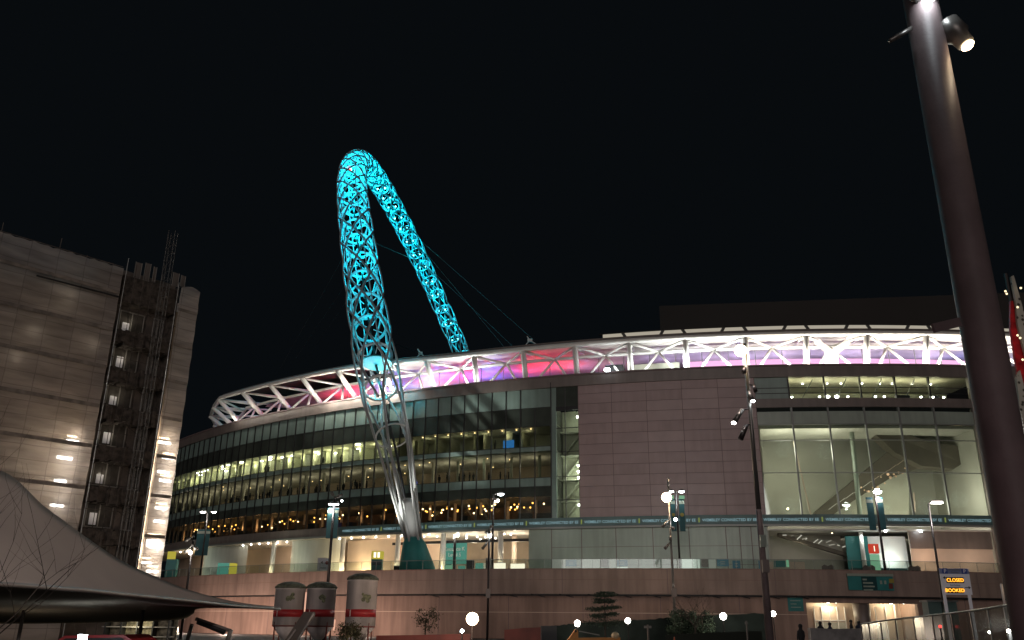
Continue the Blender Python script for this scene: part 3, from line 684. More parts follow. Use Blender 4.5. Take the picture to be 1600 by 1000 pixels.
MB().ball(FS(U(948, 578) , RF - .5, 38.4), .5, 10, .6).build('roof_floodlight', 'bulbc', st); plight(FS(U(950, 578), RF + 1.5, 38.6), (.85, .92, 1), 60, .3)
# Y shaped fin on the roof terrace at right
P = [(1289, 573), (1289, 548), (1272, 533), (1280, 530), (1300, 546), (1322, 530), (1330, 536), (1310, 552), (1310, 573)]
MB().prism([pf(u, v, 1.2) for u, v in P], (.05, .5, 0)).build('terrace_fin', 'soffit', st)
# bright white stair face seen at the far left of the roof ring
A('roof_plant', 'black', R_(-15.3) * RF, R_(-14.35) * RF, -5, -2, 37.5, 39.6)
A('terrace_kiosk', 'wallpale', R_(-14.3) * RF, R_(-11.3) * RF, -7.5, -7.3, 37.5, 41)
# people inside behind glass
def person_mesh(pose='stand'):
    me = bpy.data.meshes.new('person'); h = 1.74
    V = [(0, 0, .93), (0, 0, 1.15), (0, 0, 1.42), (0, 0, 1.49), (0, .01, 1.57), (0, .02, 1.67),
         (.17, 0, 1.40), (.22, .02, 1.13), (.20, .10, .92), (-.17, 0, 1.40), (-.23, .02, 1.13), (-.21, .08, .92),
         (.09, 0, .86), (.10, .02, .48), (.11, 0, .08), (.11, .14, .03), (-.09, 0, .86), (-.11, .01, .48), (-.12, -.03, .08), (-.12, .11, .03)]
    Rr = [.17, .17, .20, .095, .125, .11, .075, .05, .035, .075, .05, .035, .10, .07, .05, .04, .10, .07, .05, .04]
    E_ = [(0, 1), (1, 2), (2, 3), (3, 4), (4, 5), (2, 6), (6, 7), (7, 8), (2, 9), (9, 10), (10, 11), (0, 12), (12, 13), (13, 14), (14, 15), (0, 16), (16, 17), (17, 18), (18, 19)]
    if pose == 'walk':
        V[13] = (.10, .16, .50); V[14] = (.10, .10, .09); V[15] = (.10, .24, .04); V[17] = (-.10, -.08, .47); V[18] = (-.10, -.34, .14); V[19] = (-.10, -.24, .06)
        V[8] = (.20, -.14, .95); V[11] = (-.2, .2, .98)
    me.from_pydata(V, E_, []); o = bpy.data.objects.new('person', me); COL.objects.link(o)
    m = o.modifiers.new('s', 'SKIN'); sv = me.skin_vertices[0].data
    for i, r in enumerate(Rr): sv[i].radius = (r, r * .8); sv[i].use_root = (i == 0)
    ss = o.modifiers.new('d', 'SUBSURF'); ss.levels = 1; ss.render_levels = 1
    dg = bpy.context.evaluated_depsgraph_get(); dg.update(); me2 = bpy.data.meshes.new_from_object(o.evaluated_get(dg)); bpy.data.objects.remove(o)
    me2.polygons.foreach_set('use_smooth', [True] * len(me2.polygons)); return me2
PMS = [person_mesh('stand'), person_mesh('walk')]
def person(loc, rz, cloth_, label, group=None, pose=0, h=1.0, head=True):
    me = PMS[pose].copy(); me.materials.clear(); me.materials.append(M[cloth_]); me.materials.append(M['skin'])
    for p in me.polygons:
        if p.center.z > 1.52 and p.center.y > -.01: p.material_index = 1
    o = bpy.data.objects.new('person', me); COL.objects.link(o); o.location = loc; o.rotation_euler = (0, 0, rz); o.scale = (h,) * 3
    tag(o, label, 'person', group)
    hb = MB().lathe((0, 0, 0), [(.02, .09), (.075, .075), (.115, .02), (.118, -.05), (.10, -.10)], 12, (0, -.35, 1)).build('hair', 'black')
    hb.parent = o; hb.location = (0, -.01, 1.70)
    return o
proto_in = person(FS(-88, RF - 1.2, 22.3), 0, 'clothes', 'dark standing figure behind the glass of the middle floor', 'people behind the glass on the middle floor')
for k in range(58):
    q = -58 - k * 1.15 + random.uniform(-.45, .45)
    if -84 < q < -72 and random.random() < .7: continue
    if random.random() < .12: continue
    o = dup(proto_in, FS(q, RF - random.uniform(.8, 2.2), 22.25 - random.uniform(0, .35)), None, random.uniform(0, 6.28), random.uniform(.92, 1.04))
proto_up = person(FS(-96.2, RF - 1.5, 26.97), 0, 'clothes', 'dark figure standing in the yellow lit upper floor', 'people on the yellow lit upper floor')
for q, lb in ((-112, 'leftmost dark figure of a close pair on the yellow lit upper floor'), (-111, 'right hand dark figure of a close pair on the yellow lit upper floor'), (-92, 'dark figure on the yellow lit upper floor nearest the arch leg'), (-104, 'lone dark figure midway along the yellow lit upper floor'), (-61.9, 'dark figure on the upper floor just left of the glowing screen')): dup(proto_up, FS(q, RF - 1.6, 26.97), lb, 1.0)

# ================================================================== ARCH
ar = empty('stadium_arch', (0, 0, 0), 'towering white lattice arch lit cyan from inside above the stadium', 'arch')
AX, AY, BX, BY, AH, AO, AE = -11.9, 114.6, 26.6, 408.0, 132.5, 50.8, 2.13
def arc_c(s):
    A_ = Vector((AX, AY)); B_ = Vector((BX, BY)); d = B_ - A_; n = Vector((-d.y, d.x)).normalized()
    g = 1 - abs(2 * s - 1) ** AE; q = A_ + d * s + n * AO * g
    return Vector((q.x, q.y, 8 + AH * g))
# sideways correction of the near leg
OBS = [(890, 655), (850, 648), (800, 637), (750, 628), (690, 616), (600, 593), (500, 576), (400, 562), (330, 553), (280, 550)]
def corr(p):
    u, v = px(p)
    if v > 895: v = 895
    for (v0, u0), (v1, u1) in zip(OBS[:-1], OBS[1:]):
        if v1 <= v <= v0:
            uu = u0 + (u1 - u0) * (v0 - v) / (v0 - v1); w_ = min(1, max(0, (v - 280) / 60.0)); return (uu - u) * w_
    return 0
NS = 900; cen = []; ap = False
apex_i = min(range(NS + 1), key=lambda i: px(arc_c(i / NS))[1])
for i in range(NS + 1):
    p = arc_c(i / NS)
    if i < apex_i: p = p + Vector((corr(p) * (p - Vector((0, 0, EYE))).dot(fw) / F, 0, 0))
    cen.append(p)
for it in range(30):      # smooth the correction
    cen = [cen[0]] + [(cen[i - 1] + cen[i] * 2 + cen[i + 1]) / 4 for i in range(1, NS)] + [cen[-1]]
# resample evenly by length
L = [0]
for a, b in zip(cen[:-1], cen[1:]): L.append(L[-1] + (b - a).length)
LT = L[-1]
def at_len(l):
    import bisect
    i = min(max(bisect.bisect_right(L, l) - 1, 0), NS - 1); t = (l - L[i]) / max(1e-6, L[i + 1] - L[i]); return cen[i].lerp(cen[i + 1], t)
NSEG = 430; path = [at_len(LT * i / NSEG) for i in range(NSEG + 1)]; dl = LT / NSEG
fr = []; x = None
for i, p in enumerate(path):
    t_ = (path[min(i + 1, NSEG)] - path[max(i - 1, 0)]).normalized()
    x = Vector((1, 0, 0)) if x is None else x
    x = (x - t_ * x.dot(t_)).normalized(); fr.append((t_, x, t_.cross(x)))
def rad(z):
    tb = [(8, .8), (12, 1.0), (17, 1.5), (22, 2.0), (28, 2.6), (34, 3.1), (40, 3.5), (999, 3.55)]
    for (a, ra), (b, rb) in zip(tb[:-1], tb[1:]):
        if a <= z <= b: return ra + (rb - ra) * (z - a) / (b - a)
    return .8
def ap_(i, ang, k=1.0):
    t_, x_, y_ = fr[i]; r = rad(path[i].z) * k; return path[i] + (x_ * math.cos(ang) + y_ * math.sin(ang)) * r
i0 = next(i for i in range(NSEG) if path[i].z > 11.4); i1 = NSEG - i0
PITCHL = 62.0; NH = 5
def twist(l):
    f_ = min(1, max(0, (l - 14) / 36)); base = .10 * l + .90 * (18 * f_ * f_ if l < 50 else l - 50 + 18)
    return base / PITCHL * 2 * math.pi
for sgn in (1, -1):
    for k in range(NH):
        pts = []; rs = []; ia = i0 if (sgn > 0 or k in (0, 2)) else next(q for q in range(NSEG) if path[q].z > 28.5 + k)
        for i in range(ia, i1, 1):
            l = i * dl; tw = twist(l) if i <= NSEG / 2 else twist(LT / 2) * 2 - twist(LT - l)
            pts.append(ap_(i, sgn * tw + k * 2 * math.pi / NH + (.3 if sgn > 0 else 0)))
        MB().poly(pts[::2] if len(pts) % 2 else pts[::2] + [pts[-1]], .20, 8).build('lattice_tube', 'archshaded', ar, True)
# inner rings with spokes, zigzag braces, fixtures
ringi = []; l = 36.0
while l < LT - 30: ringi.append(int(l / dl)); l += 7.6
lr = next(i for i in range(NSEG) if path[i].z > 28)
MB().poly([ap_(lr, 2 * math.pi * q / 28, .97) for q in range(28)], .13, 6, closed=True).build('collar', 'arch', ar, True)
zig = []
for j, i in enumerate(ringi):
    t_, x_, y_ = fr[i]; r = rad(path[i].z) * .86; mb = MB()
    nn = 28; vs = []
    for k in range(nn):
        a = 2 * math.pi * k / nn; d_ = x_ * math.cos(a) + y_ * math.sin(a)
        for rr, dt in ((r, -.12), (r, .12), (r * .86, .12), (r * .86, -.12)): vs.append(path[i] + d_ * rr + t_ * dt)
    mb.add(vs, [(4 * k + m_, 4 * k + (m_ + 1) % 4, 4 * ((k + 1) % nn) + (m_ + 1) % 4, 4 * ((k + 1) % nn) + m_) for k in range(nn) for m_ in range(4)])
    for k in range(4):
        a = k * math.pi * .5 + j * .3; mb.beam(path[i] + (x_ * math.cos(a) + y_ * math.sin(a)) * r * .8, path[i] + (x_ * math.cos(a) + y_ * math.sin(a)) * r * .22, .14)
    mb.build('ring_frame', 'arch', ar)
    for sg in (1, -1):
        a = .6 * sg + math.pi * (sg < 0)
        if path[i].y > 250: MB().ball(path[i] + (x_ * math.cos(a) + y_ * math.sin(a)) * r * .5, .2, 8).build('flood_lamp', 'ledcyan', ar)
for k in range(2):
    pts = []
    for j, i in enumerate(ringi):
        pts.append(ap_(i, k * math.pi + (j % 2) * .78 + .1, .74))
        if j + 1 < len(ringi):
            m_ = (i + ringi[j + 1]) // 2; pts.append(ap_(m_, k * math.pi + .39 + .1, .76))
    MB().poly(pts, .13, 5).build('inner_brace', 'arch', ar)
for k in range(4):
    pts = [ap_(i, k * math.pi / 2 + .4, .80) for i in ringi]; MB().poly(pts, .12, 5).build('inner_chord', 'arch', ar)
MB().poly([path[i] for i in range(int(13 / dl), ringi[-1], 4)], .2, 6).build('central_duct', 'black', ar)
for j, i in enumerate(ringi):
    z = path[i].z; near = i < NSEG / 2
    e = 70 if z < 36 else (1450 if z < 60 else (2900 if z < 95 else 4200))
    if near and z < 41: e = 0
    if not near: e = 1000 if z < 90 else (1900 if z < 115 else e)
    m_ = min(NSEG, i + 9)
    if e: plight((path[i] + path[min(NSEG, i + 9)]) / 2, (0.0, .70, .95), e, .5, name='arch_light')
# near-leg diaphragm at the roof, cyan glow painted into its colour
iz = next(i for i in range(NSEG) if path[i].z > 40.5)
t_, x_, y_ = fr[iz]; mb = MB(); mb.lathe(path[iz] + Vector((0, 0, .8)), [(rad(40) * .70, -.1), (rad(40) * .70, .1)], 28, (0, .25, 1)); M['disc'] = mat('diaphragm_painted_glow', (.03, .36, .42), .6, noise=.1, nscale=1); mb.build('diaphragm', 'disc', ar)
plight(path[iz] - t_ * 3.5, (0, .75, 1), 1300, .5, name='arch_light')
# solid lower cone, foot, beacon
mb = MB(); pts = [path[i] for i in range(0, NSEG) if 9.5 < path[i].z < 17.5 and i < 60]; mb.poly(pts, [rad(p.z) * .74 for p in pts], 18); mb.build('leg_cone', 'arch', ar, True)
ft = MB(); prof = [(2.75, 0), (2.45, 1.2), (2.1, 2.6), (1.75, 3.9), (1.5, 4.7), (1.2, 5.2), (.7, 5.5)]
b0 = path[next(i for i in range(NSEG) if path[i].z > 12.2)]; n = 28; vs = []
for r, h in prof:
    k = 1 - h / 5.5; c = Vector((b0.x + .05 + k * .95, b0.y - k * .2, 7.0 + h))
    for q in range(n): a = 2 * math.pi * q / n; vs.append(c + Vector((math.cos(a) * r, math.sin(a) * r, 0)))
ft.add(vs, [(i * n + q, i * n + (q + 1) % n, (i + 1) * n + (q + 1) % n, (i + 1) * n + q) for i in range(len(prof) - 1) for q in range(n)] + [tuple((len(prof) - 1) * n + q for q in range(n))])
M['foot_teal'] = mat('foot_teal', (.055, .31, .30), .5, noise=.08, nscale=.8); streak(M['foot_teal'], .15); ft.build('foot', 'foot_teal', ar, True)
MB().ball(aty(547, 265, min((p.y for p in path if abs(px(p)[0] - 551) < 6 and abs(px(p)[1] - 262) < 12), default=190) - 4), .35, 8).build('beacon', 'redbulb', ar)
foot = path[0]
plight(Vector((path[8].x - 9.0, path[8].y - 6.5, 9.3)), (.97, 1, .92), 40000, .3, 27, path[12], name='leg_spot', blend=1); plight(Vector((path[8].x + 2.5, path[8].y - 10.0, 9.3)), (.97, 1, .92), 5000, .3, 30, path[13], name='leg_spot', blend=1)
# cables
nodeA = aty(657, 552, 160); nodeB = aty(828, 532, 170)
apx = lambda u, v: min((p for p in path[:NSEG // 2]), key=lambda p: (px(p)[0] - u) ** 2 + (px(p)[1] - v) ** 2)
M['cablem'] = mat('cable_steel', (.10, .10, .10), .6)
def cable(a, b, r): MB().tube(a, b, r * .8, n=5).build('cable', 'cablem', ar)
cable(apx(622, 530) + Vector((3, 0, 0)), nodeA, .09); cable(apx(590, 375) + Vector((3, 0, 0)), aty(645, 405, 300), .11)
for (a, v, b, bv, Y) in ((520, 370, 438, 575, 210), (530, 415, 462, 560, 200), (530, 440, 480, 560, 195)):
    cable(apx(a, v), aty(b, bv, Y), .035)
far = lambda u, v: min((p for p in path[NSEG // 2:]), key=lambda p: (px(p)[0] - u) ** 2 + (px(p)[1] - v) ** 2)
for (a, v, b, bv) in ((645, 345, 835, 532), (665, 400, 800, 540), (640, 345, 790, 545)): cable(far(a, v), aty(b, bv, 190), .05)
for nd, u, v, sz, nm in ((nodeA, 655, 552, 1.0, 'a'), (nodeB, 833, 531, 1.3, 'b')):
    sz *= .7; mb = MB(); mb.box(nd, (1.1 * sz, .5, .7 * sz)); mb.tube(nd, nd + Vector((-1.2 * sz, 0, -1.2)), .12, n=6); mb.tube(nd, nd + Vector((1.8 * sz, 0, -1.0)), .12, n=6); mb.tube(nd, nd + Vector((-.6, 0, .9)), .15, n=6)
    mb.build('cable_anchor', 'soffit', ar)

# ================================================================== THINGS ON THE CONCOURSE
def C_(u, v, dr=0): return pf(u, v, dr)
def facbox(name, u0, v0, u1, v1, m, dr=0.0, t=.08, parent=None):
    k = RF / (RF - dr); s0, z0, _ = oncyl(u0, v1, CF, RF - dr); s1 = oncyl(u1, v1, CF, RF - dr)[0]; z1 = oncyl(u0, v0, CF, RF - dr)[1]
    return MB().arc(FS, s0 * k, s1 * k, RF - dr, RF - dr + t, z0, z1, 3).build(name, m, parent or st), s0 * k, s1 * k, z0, z1
# illuminated hatches along the panel wall
for (u0, v0, u1, v1, m) in ((863, 874, 883, 888, 'sign_pale'), (884, 875, 901, 885, 'blue'), (910, 874, 925, 888, 'sign_pale'), (926, 874, 938, 888, 'sign_pale'), (939, 874, 951, 886, 'fascia'), (952, 874, 962, 888, 'sign_pale'),
                            (964, 875, 981, 885, 'blue'), (964, 886, 981, 891, 'ticket'), (1066, 873, 1082, 888, 'ticket'), (1083, 873, 1094, 888, 'ticket'), (1096, 874, 1107, 886, 'fascia'), (1108, 874, 1119, 888, 'sign_pale'), (1120, 874, 1139, 885, 'blue'), (1145, 876, 1157, 889, 'blue'),
                            (1186, 876, 1196, 890, 'blue'), (1199, 878, 1208, 889, 'cream'), (1210, 876, 1228, 886, 'teal'), (1229, 875, 1233, 886, 'greenlit'), (1234, 878, 1258, 889, 'cream'), (755, 880, 771, 891, 'sign_pale'), (772, 880, 790, 891, 'ticketw'), (798, 881, 820, 891, 'ticketw'), (695, 883, 712, 892, 'greenlit'), (716, 884, 727, 892, 'tealit'), (743, 880, 756, 891, 'tealit')):
    if m == 'sign_pale' and 'sign_pale' not in M: M['sign_pale'] = mat('hatch_pale', (.55, .56, .52), .5, emit=(.8, .85, .75), es=.10)
    o, a, b, z0, z1 = facbox('hatch' if m in ('sign_pale', 'ticket', 'ticketw') else 'hatch_sign', u0, v0, u1, v1, m, -.02 if u0 > 826 else .9)
    if m == 'blue':
        for i in range(2): MB().arc(FS, a + (b - a) * .3, b - (b - a) * .3, RF + .105, RF + .12, z0 + (z1 - z0) * (.3 + .3 * i), z0 + (z1 - z0) * (.38 + .3 * i)).build('lettering', 'panelgreen', o)
# entrance banner
eb = empty('entrance_banner', FS(U(711), RF - 2.9, 7), 'lit green hanging banner reading Entrance K beside the arch foot', 'banner')
o, a, b, z0, z1 = facbox('panel', 693, 847, 729, 882, 'tealit', 2.9, .05, eb)
k_ = (b - a)
for i, tx in enumerate(('Entrance K', 'Level 5')):
    def fn(co, zz=z0 + (z1 - z0) * (.60 - .26 * i)): return FS((a + b) / 2 + co.x - .1, RF - 2.84, zz + co.y)
    text_mesh(tx, .78, fn, 'lettering', 'sign_pale', eb)
MB().arc(FS, a, b, RF - 2.9, RF - 2.8, z1, z1 + .1).build('top_bar', 'black', eb)
# wayfinding totem
def standing(name, u0, v0, u1, Y, z0, label, cat, d=.8, loc_only=False):
    pL = aty(u0, v0, Y); pR = aty(u1, v0, Y); return (pL.x + pR.x) / 2, (pR.x - pL.x), pL.z
x, w_, zt = standing('t', 582, 862, 599, 118.5, 7, '', '')
tt = empty('wayfinding_totem', (x, 118.5, 7), 'teal wayfinding totem with glowing yellow head on the upper concourse', 'totem')
MB().box((x, 118.5, 7 + (zt - 8.0) / 2), (w_, w_ * .8, zt - 8.0)).build('body', 'teal', tt); MB().box((x, 118.5, zt - .45), (w_ * 1.02, w_ * .82, 1.0)).build('head', 'yellowlit', tt)
for dx in (-.28, .22): MB().box((x + dx, 118.5 - w_ * .42, zt - .45), (.32, .02, .7)).build('symbol', 'ticketw', tt)
MB().box((x, 118.5 - w_ * .405, 7 + (zt - 8) * .8), (w_ * .8, .02, .5)).build('emblem', 'tealdark', tt)
x, w_, zt = standing('t', 264, 862, 280, 143, 7, '', '')
t2 = empty('wayfinding_totem', (x, 143, 7), 'teal totem with yellow glowing head at the far left beside the sheeted building', 'totem')
MB().box((x, 143, 7 + (zt - 8.2) / 2), (w_, 1, zt - 8.2)).build('body', 'teal', t2); MB().box((x - .3, 143, zt - .6), (w_ * .6, 1.02, 1.2)).build('head', 'yellowlit', t2)
x, w_, zt = standing('t', 343, 880, 369, 130, 7, '', '')
kk = empty('kiosk', (x, 130, 7), 'small teal and yellow kiosk in front of the pale drum wall', 'kiosk')
MB().box((x - w_ * .15, 130, 7 + (zt - 7) / 2), (w_ * .7, 1.4, zt - 7)).build('body', 'tealit', kk); MB().box((x + w_ * .35, 130, 7 + (zt - 7) / 2), (w_ * .3, 1.38, zt - 7)).build('side_panel', 'yellowlit', kk)
x, w_, zt = standing('t', 497, 872, 516, 126, 7, '', '')
nb = empty('notice_board', (x, 126, 7), 'white notice board with small dark arrow on the concourse', 'sign')
MB().box((x, 126, zt - .85), (w_, .08, 1.75)).build('board', 'signwhite', nb)
for dx in (-w_ / 2 + .1, w_ / 2 - .1): MB().box((x + dx, 126.08, 7 + (zt - 8.6) / 2), (.08, .06, zt - 8.6)).build('leg', 'midgrey', nb)
MB().prism([(x - .45, 125.95, zt - .6), (x - .15, 125.95, zt - .4), (x - .15, 125.95, zt - .8)], (0, -.02, 0)).build('arrow', 'black', nb)
MB().lathe((x + .45, 125.95, zt - .65), [(.24, 0), (.24, .02)], 16, (0, -1, 0)).build('symbol', 'red', nb)
MB().box((x, 125.95, zt - 1.35), (w_ * .5, .02, .12)).build('text_line', 'midgrey', nb)
for i, (u0, v0, u1, Y, lb) in enumerate(((616, 884, 628, 117, 'dark grey bin left of the teal arch foot'), (729, 875, 741, 120, 'dark cabinet right of the green entrance banner'), (759, 872, 771, 118, 'dark cabinet behind the twin poles by the entrance'))):
    x, w_, zt = standing('t', u0, v0, u1, Y, 7, '', '')
    b_ = empty('bin', (x, Y, 7), lb, 'bin'); MB().box((x, Y, 7 + (zt - 7.1) / 2), (w_, .7, zt - 7.1)).build('body', 'black', b_); MB().box((x, Y, zt - .03), (w_ * 1.08, .78, .1)).build('lid', 'midgrey', b_)
x, w_, zt = standing('t', 1357, 850, 1371, 116, 7, '', '')
ns = empty('number_sign', (x, 116, 7), 'teal column sign with red lit number one on the concourse', 'sign')
MB().box((x, 116, 7 + (zt - 8.3) / 2), (w_ * .9, .5, zt - 8.3)).build('body', 'greenlit', ns); MB().box((x, 116, zt - .6), (w_, .5, 1.2)).build('head', 'redlit', ns)
text_mesh('1', 1.0, lambda co: Vector((x + co.x, 115.73, zt - .95 + co.y)), 'number', 'ticketw', ns)
for k, (u, lb) in enumerate(((1293, 'left'), (1357, 'middle'), (1428, 'right'))):
    p = aty(u, 880, 115.2); b_ = empty('display_board', (p.x, 115.2, 7), '%s of the three pale shield shaped boards under the right glazing' % {'left': 'leftmost', 'middle': 'middle', 'right': 'rightmost'}[lb], 'board')
    MB().prism([(p.x - .75, 115.2, 7.5), (p.x + .75, 115.2, 7.5), (p.x + .8, 115.2, 9.1), (p.x + .45, 115.2, 9.35), (p.x, 115.2, 9.15), (p.x - .45, 115.2, 9.35), (p.x - .8, 115.2, 9.1)], (0, .08, 0)).build('board', 'fascia', b_)
    for dx in (-.3, .3): MB().ball((p.x + dx, 115.15, 8.6), .16, 8).build('motif', 'black', b_)

# ================================================================== LAMP POSTS
def post(u, vtop, ub, vb, Y, zb, r0, r1, label, group=None, m='pole', name='lamp_post', cat='lamp post'):
    pt = aty(u, vtop, Y); e = empty(name, (pt.x, Y, zb), label, cat, group)
    MB().tube((pt.x, Y, zb), (pt.x, Y, pt.z), r0, r1, 12).build('pole', m, e, True)
    return e, pt
def head(e, p, dx, r=.22, kind='bulb', L=None, warm=(1, .93, .82), arm=True, emat=None, flat=.5):
    q = Vector((p.x + dx, p.y - .1, p.z))
    if arm: MB().tube((p.x, p.y, p.z - .12), (q.x, q.y, q.z + .12), .05, n=6).build('arm', 'poleg', e)
    h = MB().lathe(q + Vector((0, 0, .02)), [(r * 1.25, 0), (r * 1.3, .08), (r * .7, .24)], 14).build('lamp_head', 'poleg', e, True)
    MB().ball(q, r, 12, flat).build('lens', kind, h, True)
    if L: plight(q - Vector((0, .1, r + .25)), warm, L, .15)
def banner(e, p, u0, u1, v0, v1, Y, m='tealdark', dot=False):
    a = aty(u0, v0, Y); b = aty(u1, v1, Y); a2 = aty(u1, v0, Y)
    x0, x1 = (a.x, a2.x); zc = (a.z + b.z) / 2; h = a.z - b.z
    o = MB().box(((x0 + x1) / 2, Y - .02, zc), (x1 - x0, .03, h)).build('banner', m, e)
    for z in (a.z, b.z): MB().tube((p.x, Y, z), (x0 if abs(x0 - p.x) > abs(x1 - p.x) else x1, Y, z), .03, n=5).build('bracket', 'poleg', e)
    MB().box(((x0 + x1) / 2, Y - .045, a.z - h * .12), (x1 - x0, .01, h * .1)).build('banner_band', 'panelgreen', o)
    if dot: MB().lathe(((x0 + x1) / 2, Y - .045, zc), [((x1 - x0) * .35, 0), ((x1 - x0) * .35, .02)], 14, (0, -1, 0)).build('emblem', mat('dull_gold', (.35, .28, .06), .5), o)
def cctv(e, p, z, dx, dz=-.5, m='poleg', lit=False):
    a = Vector((p.x, p.y - .15, z)); b = a + Vector((dx, -.1, dz)); MB().tube(a, a + (b - a) * .4, .06, n=6).build('bracket', m, e)
    o = MB().tube(a + (b - a) * .35, b, .14, .17, 10).build('camera_housing', m, e, True)
    if lit: MB().ball(b + (b - a).normalized() * .06, .13, 8).build('lens', 'bulbc', o)
G1 = 'lamp posts on the upper concourse'; G2 = 'poles standing in front of the podium'
M['banner_teal'] = mat('banner_teal', (.028, .12, .14), .6, noise=.15, nscale=1)
e, p = post(325, 800, 0, 0, 138, 7, .16, .10, 'twin headed lamp post with teal banner at the left end of the concourse', G1)
head(e, p, -.75, .42, 'bulb', 260, (1, .97, .85)); head(e, p, .95, .34, 'bulb', 120, (1, .97, .85)); banner(e, p, 309, 329, 827, 868, 138, 'banner_teal')
e, p = post(303, 836, 0, 0, 86, 0, .14, .09, 'slim dark camera pole beside the sheeted building', G2)
cctv(e, p, p.z - .1, -.7); cctv(e, p, p.z - .9, .6); cctv(e, p, p.z - 1.0, -.6, -.7); q = aty(300, 864, 86); MB().ball((q.x - .1, 85.8, q.z), .18, 10).build('lens', 'bulb', e); plight((q.x, 85.3, q.z), (1, .95, .85), 120)
e, p = post(523, 776, 0, 0, 82, 0, .17, .11, 'dark pole with wide teal banner left of the arch', G2)
q = Vector((p.x, 82, aty(523, 788, 82).z)); head(e, q, -.25, .26, 'bulbc', 120); head(e, q, .25, .2, 'bulbc'); banner(e, p, 512.5, 519.5, 794, 841, 82, 'banner_teal'); banner(e, p, 523, 530, 794, 841, 82, 'banner_teal')
cctv(e, p, p.z - .1, -.3, .5); cctv(e, p, p.z - .2, .75, .4); MB().ball((p.x + .75, 81.8, aty(536, 783, 82).z), .09, 8).build('indicator', 'bulbc', e)
e, p = post(771, 772, 0, 0, 113, 7, .17, .10, 'twin headed lamp post right of the entrance banner', G1)
head(e, p, .95, .42, 'bulbc', 330, (.95, 1, .96)); head(e, Vector((p.x, p.y, aty(771, 783, 113).z)), .45, .3, 'bulb')
e, p = post(764.5, 826, 0, 0, 92, 0, .13, .10, 'dark camera pole with three cameras in front of the entrance', G2)
cctv(e, p, p.z - .2, .3, .5); cctv(e, p, p.z - 1.2, -.7, -.9); cctv(e, p, p.z - .6, -.4, .3); q = aty(765, 838, 92); MB().ball((q.x, 91.7, q.z), .16, 10).build('lens', 'bulbc', e)
MB().box((p.x, 91.8, 4.6), (.45, .3, .9)).build('cabinet', 'fascia', e)
e, p = post(711, 838, 0, 0, 125, 7, .22, .2, 'plain dark post in front of the green entrance banner', G1); MB().ball((p.x, 124.7, p.z), .18, 8).build('lens', 'bulb', e)
e, p = post(1056, 768, 0, 0, 113, 7, .16, .10, 'twin headed lamp post with two teal banners bearing gold discs', G1)
head(e, p, -.68, .34, 'bulbc', 260, (.92, 1, .96)); head(e, p, .72, .36, 'bulbc', 260, (.92, 1, .96)); banner(e, p, 1047, 1054.5, 779, 830, 113, 'banner_teal', True); banner(e, p, 1060, 1068.5, 779, 830, 113, 'banner_teal', True)
for dx in (-.68, .72): MB().box((p.x + dx, 112.9, p.z - .75), (.7, .1, .45)).build('lit_plate', 'greenlit', e)
e, p = post(1043.5, 750, 0, 0, 92, 0, .16, .09, 'tall camera pole with warm floodlight before the mauve wall', G2, 'poleg')
q = aty(1040.5, 778, 92); MB().ball((q.x, 91.6, q.z), .52, 14).build('floodlight', 'bulbw', e, True); plight((q.x - .5, 90.8, q.z), (1, .75, .55), 700)
for z, dx, dz in ((aty(0, 800, 92).z, -.9, -.9), (aty(0, 822, 92).z, -.1, -.8), (aty(0, 835, 92).z, -.75, -.8), (aty(0, 812, 92).z, .35, -.3), (p.z - .2, .1, .4)): cctv(e, p, z, dx, dz)
q = aty(1055, 812, 92); MB().ball((q.x, 91.8, q.z), .17, 8).build('lens', 'bulbc', e)
for v in (926, 958): q = aty(1049, v, 92); MB().box((p.x, 91.7, q.z), (.5, .35, .9)).build('cabinet', 'fascia', e)
e, p = post(1366, 762, 0, 0, 113, 7, .18, .12, 'lamp post with broad teal banner in front of the glazed hall', G1)
head(e, Vector((p.x, p.y, aty(1366, 768, 113).z)), .3, .52, 'bulb', 300, (1, .9, .9), flat=.7); banner(e, p, 1352.5, 1363, 777, 828, 113, 'banner_teal'); banner(e, p, 1368, 1378.5, 777, 828, 113, 'banner_teal')
e, p = post(1450.5, 787, 0, 0, 74, 0, .13, .07, 'street lamp with a flat bright head left of the parking sign', G2)
q = aty(1462, 786, 74); MB().tube((p.x, 74, p.z), (q.x - .3, 73.8, q.z + .12), .05, n=6).build('arm', 'poleg', e)
h = MB().box((q.x, 73.8, q.z + .12), (.95, .4, .12)).build('lamp_head', 'poleg', e); MB().box((q.x, 73.8, q.z), (.86, .36, .12)).build('lens', 'bulb', h); plight((q.x, 73.4, q.z - .4), (1, .92, .9), 420)
e, p = post(1564, 912, 0, 0, 100, 0, .16, .12, 'pale stub pole beside the big foreground mast', G2, 'silo'); q = aty(1574, 910, 100); MB().tube((p.x, 100, p.z), (q.x, 99.8, q.z), .05, n=6).build('arm', 'poleg', e); MB().ball((q.x, 99.8, q.z), .2, 10, .4).build('lens', 'bulbw', e)
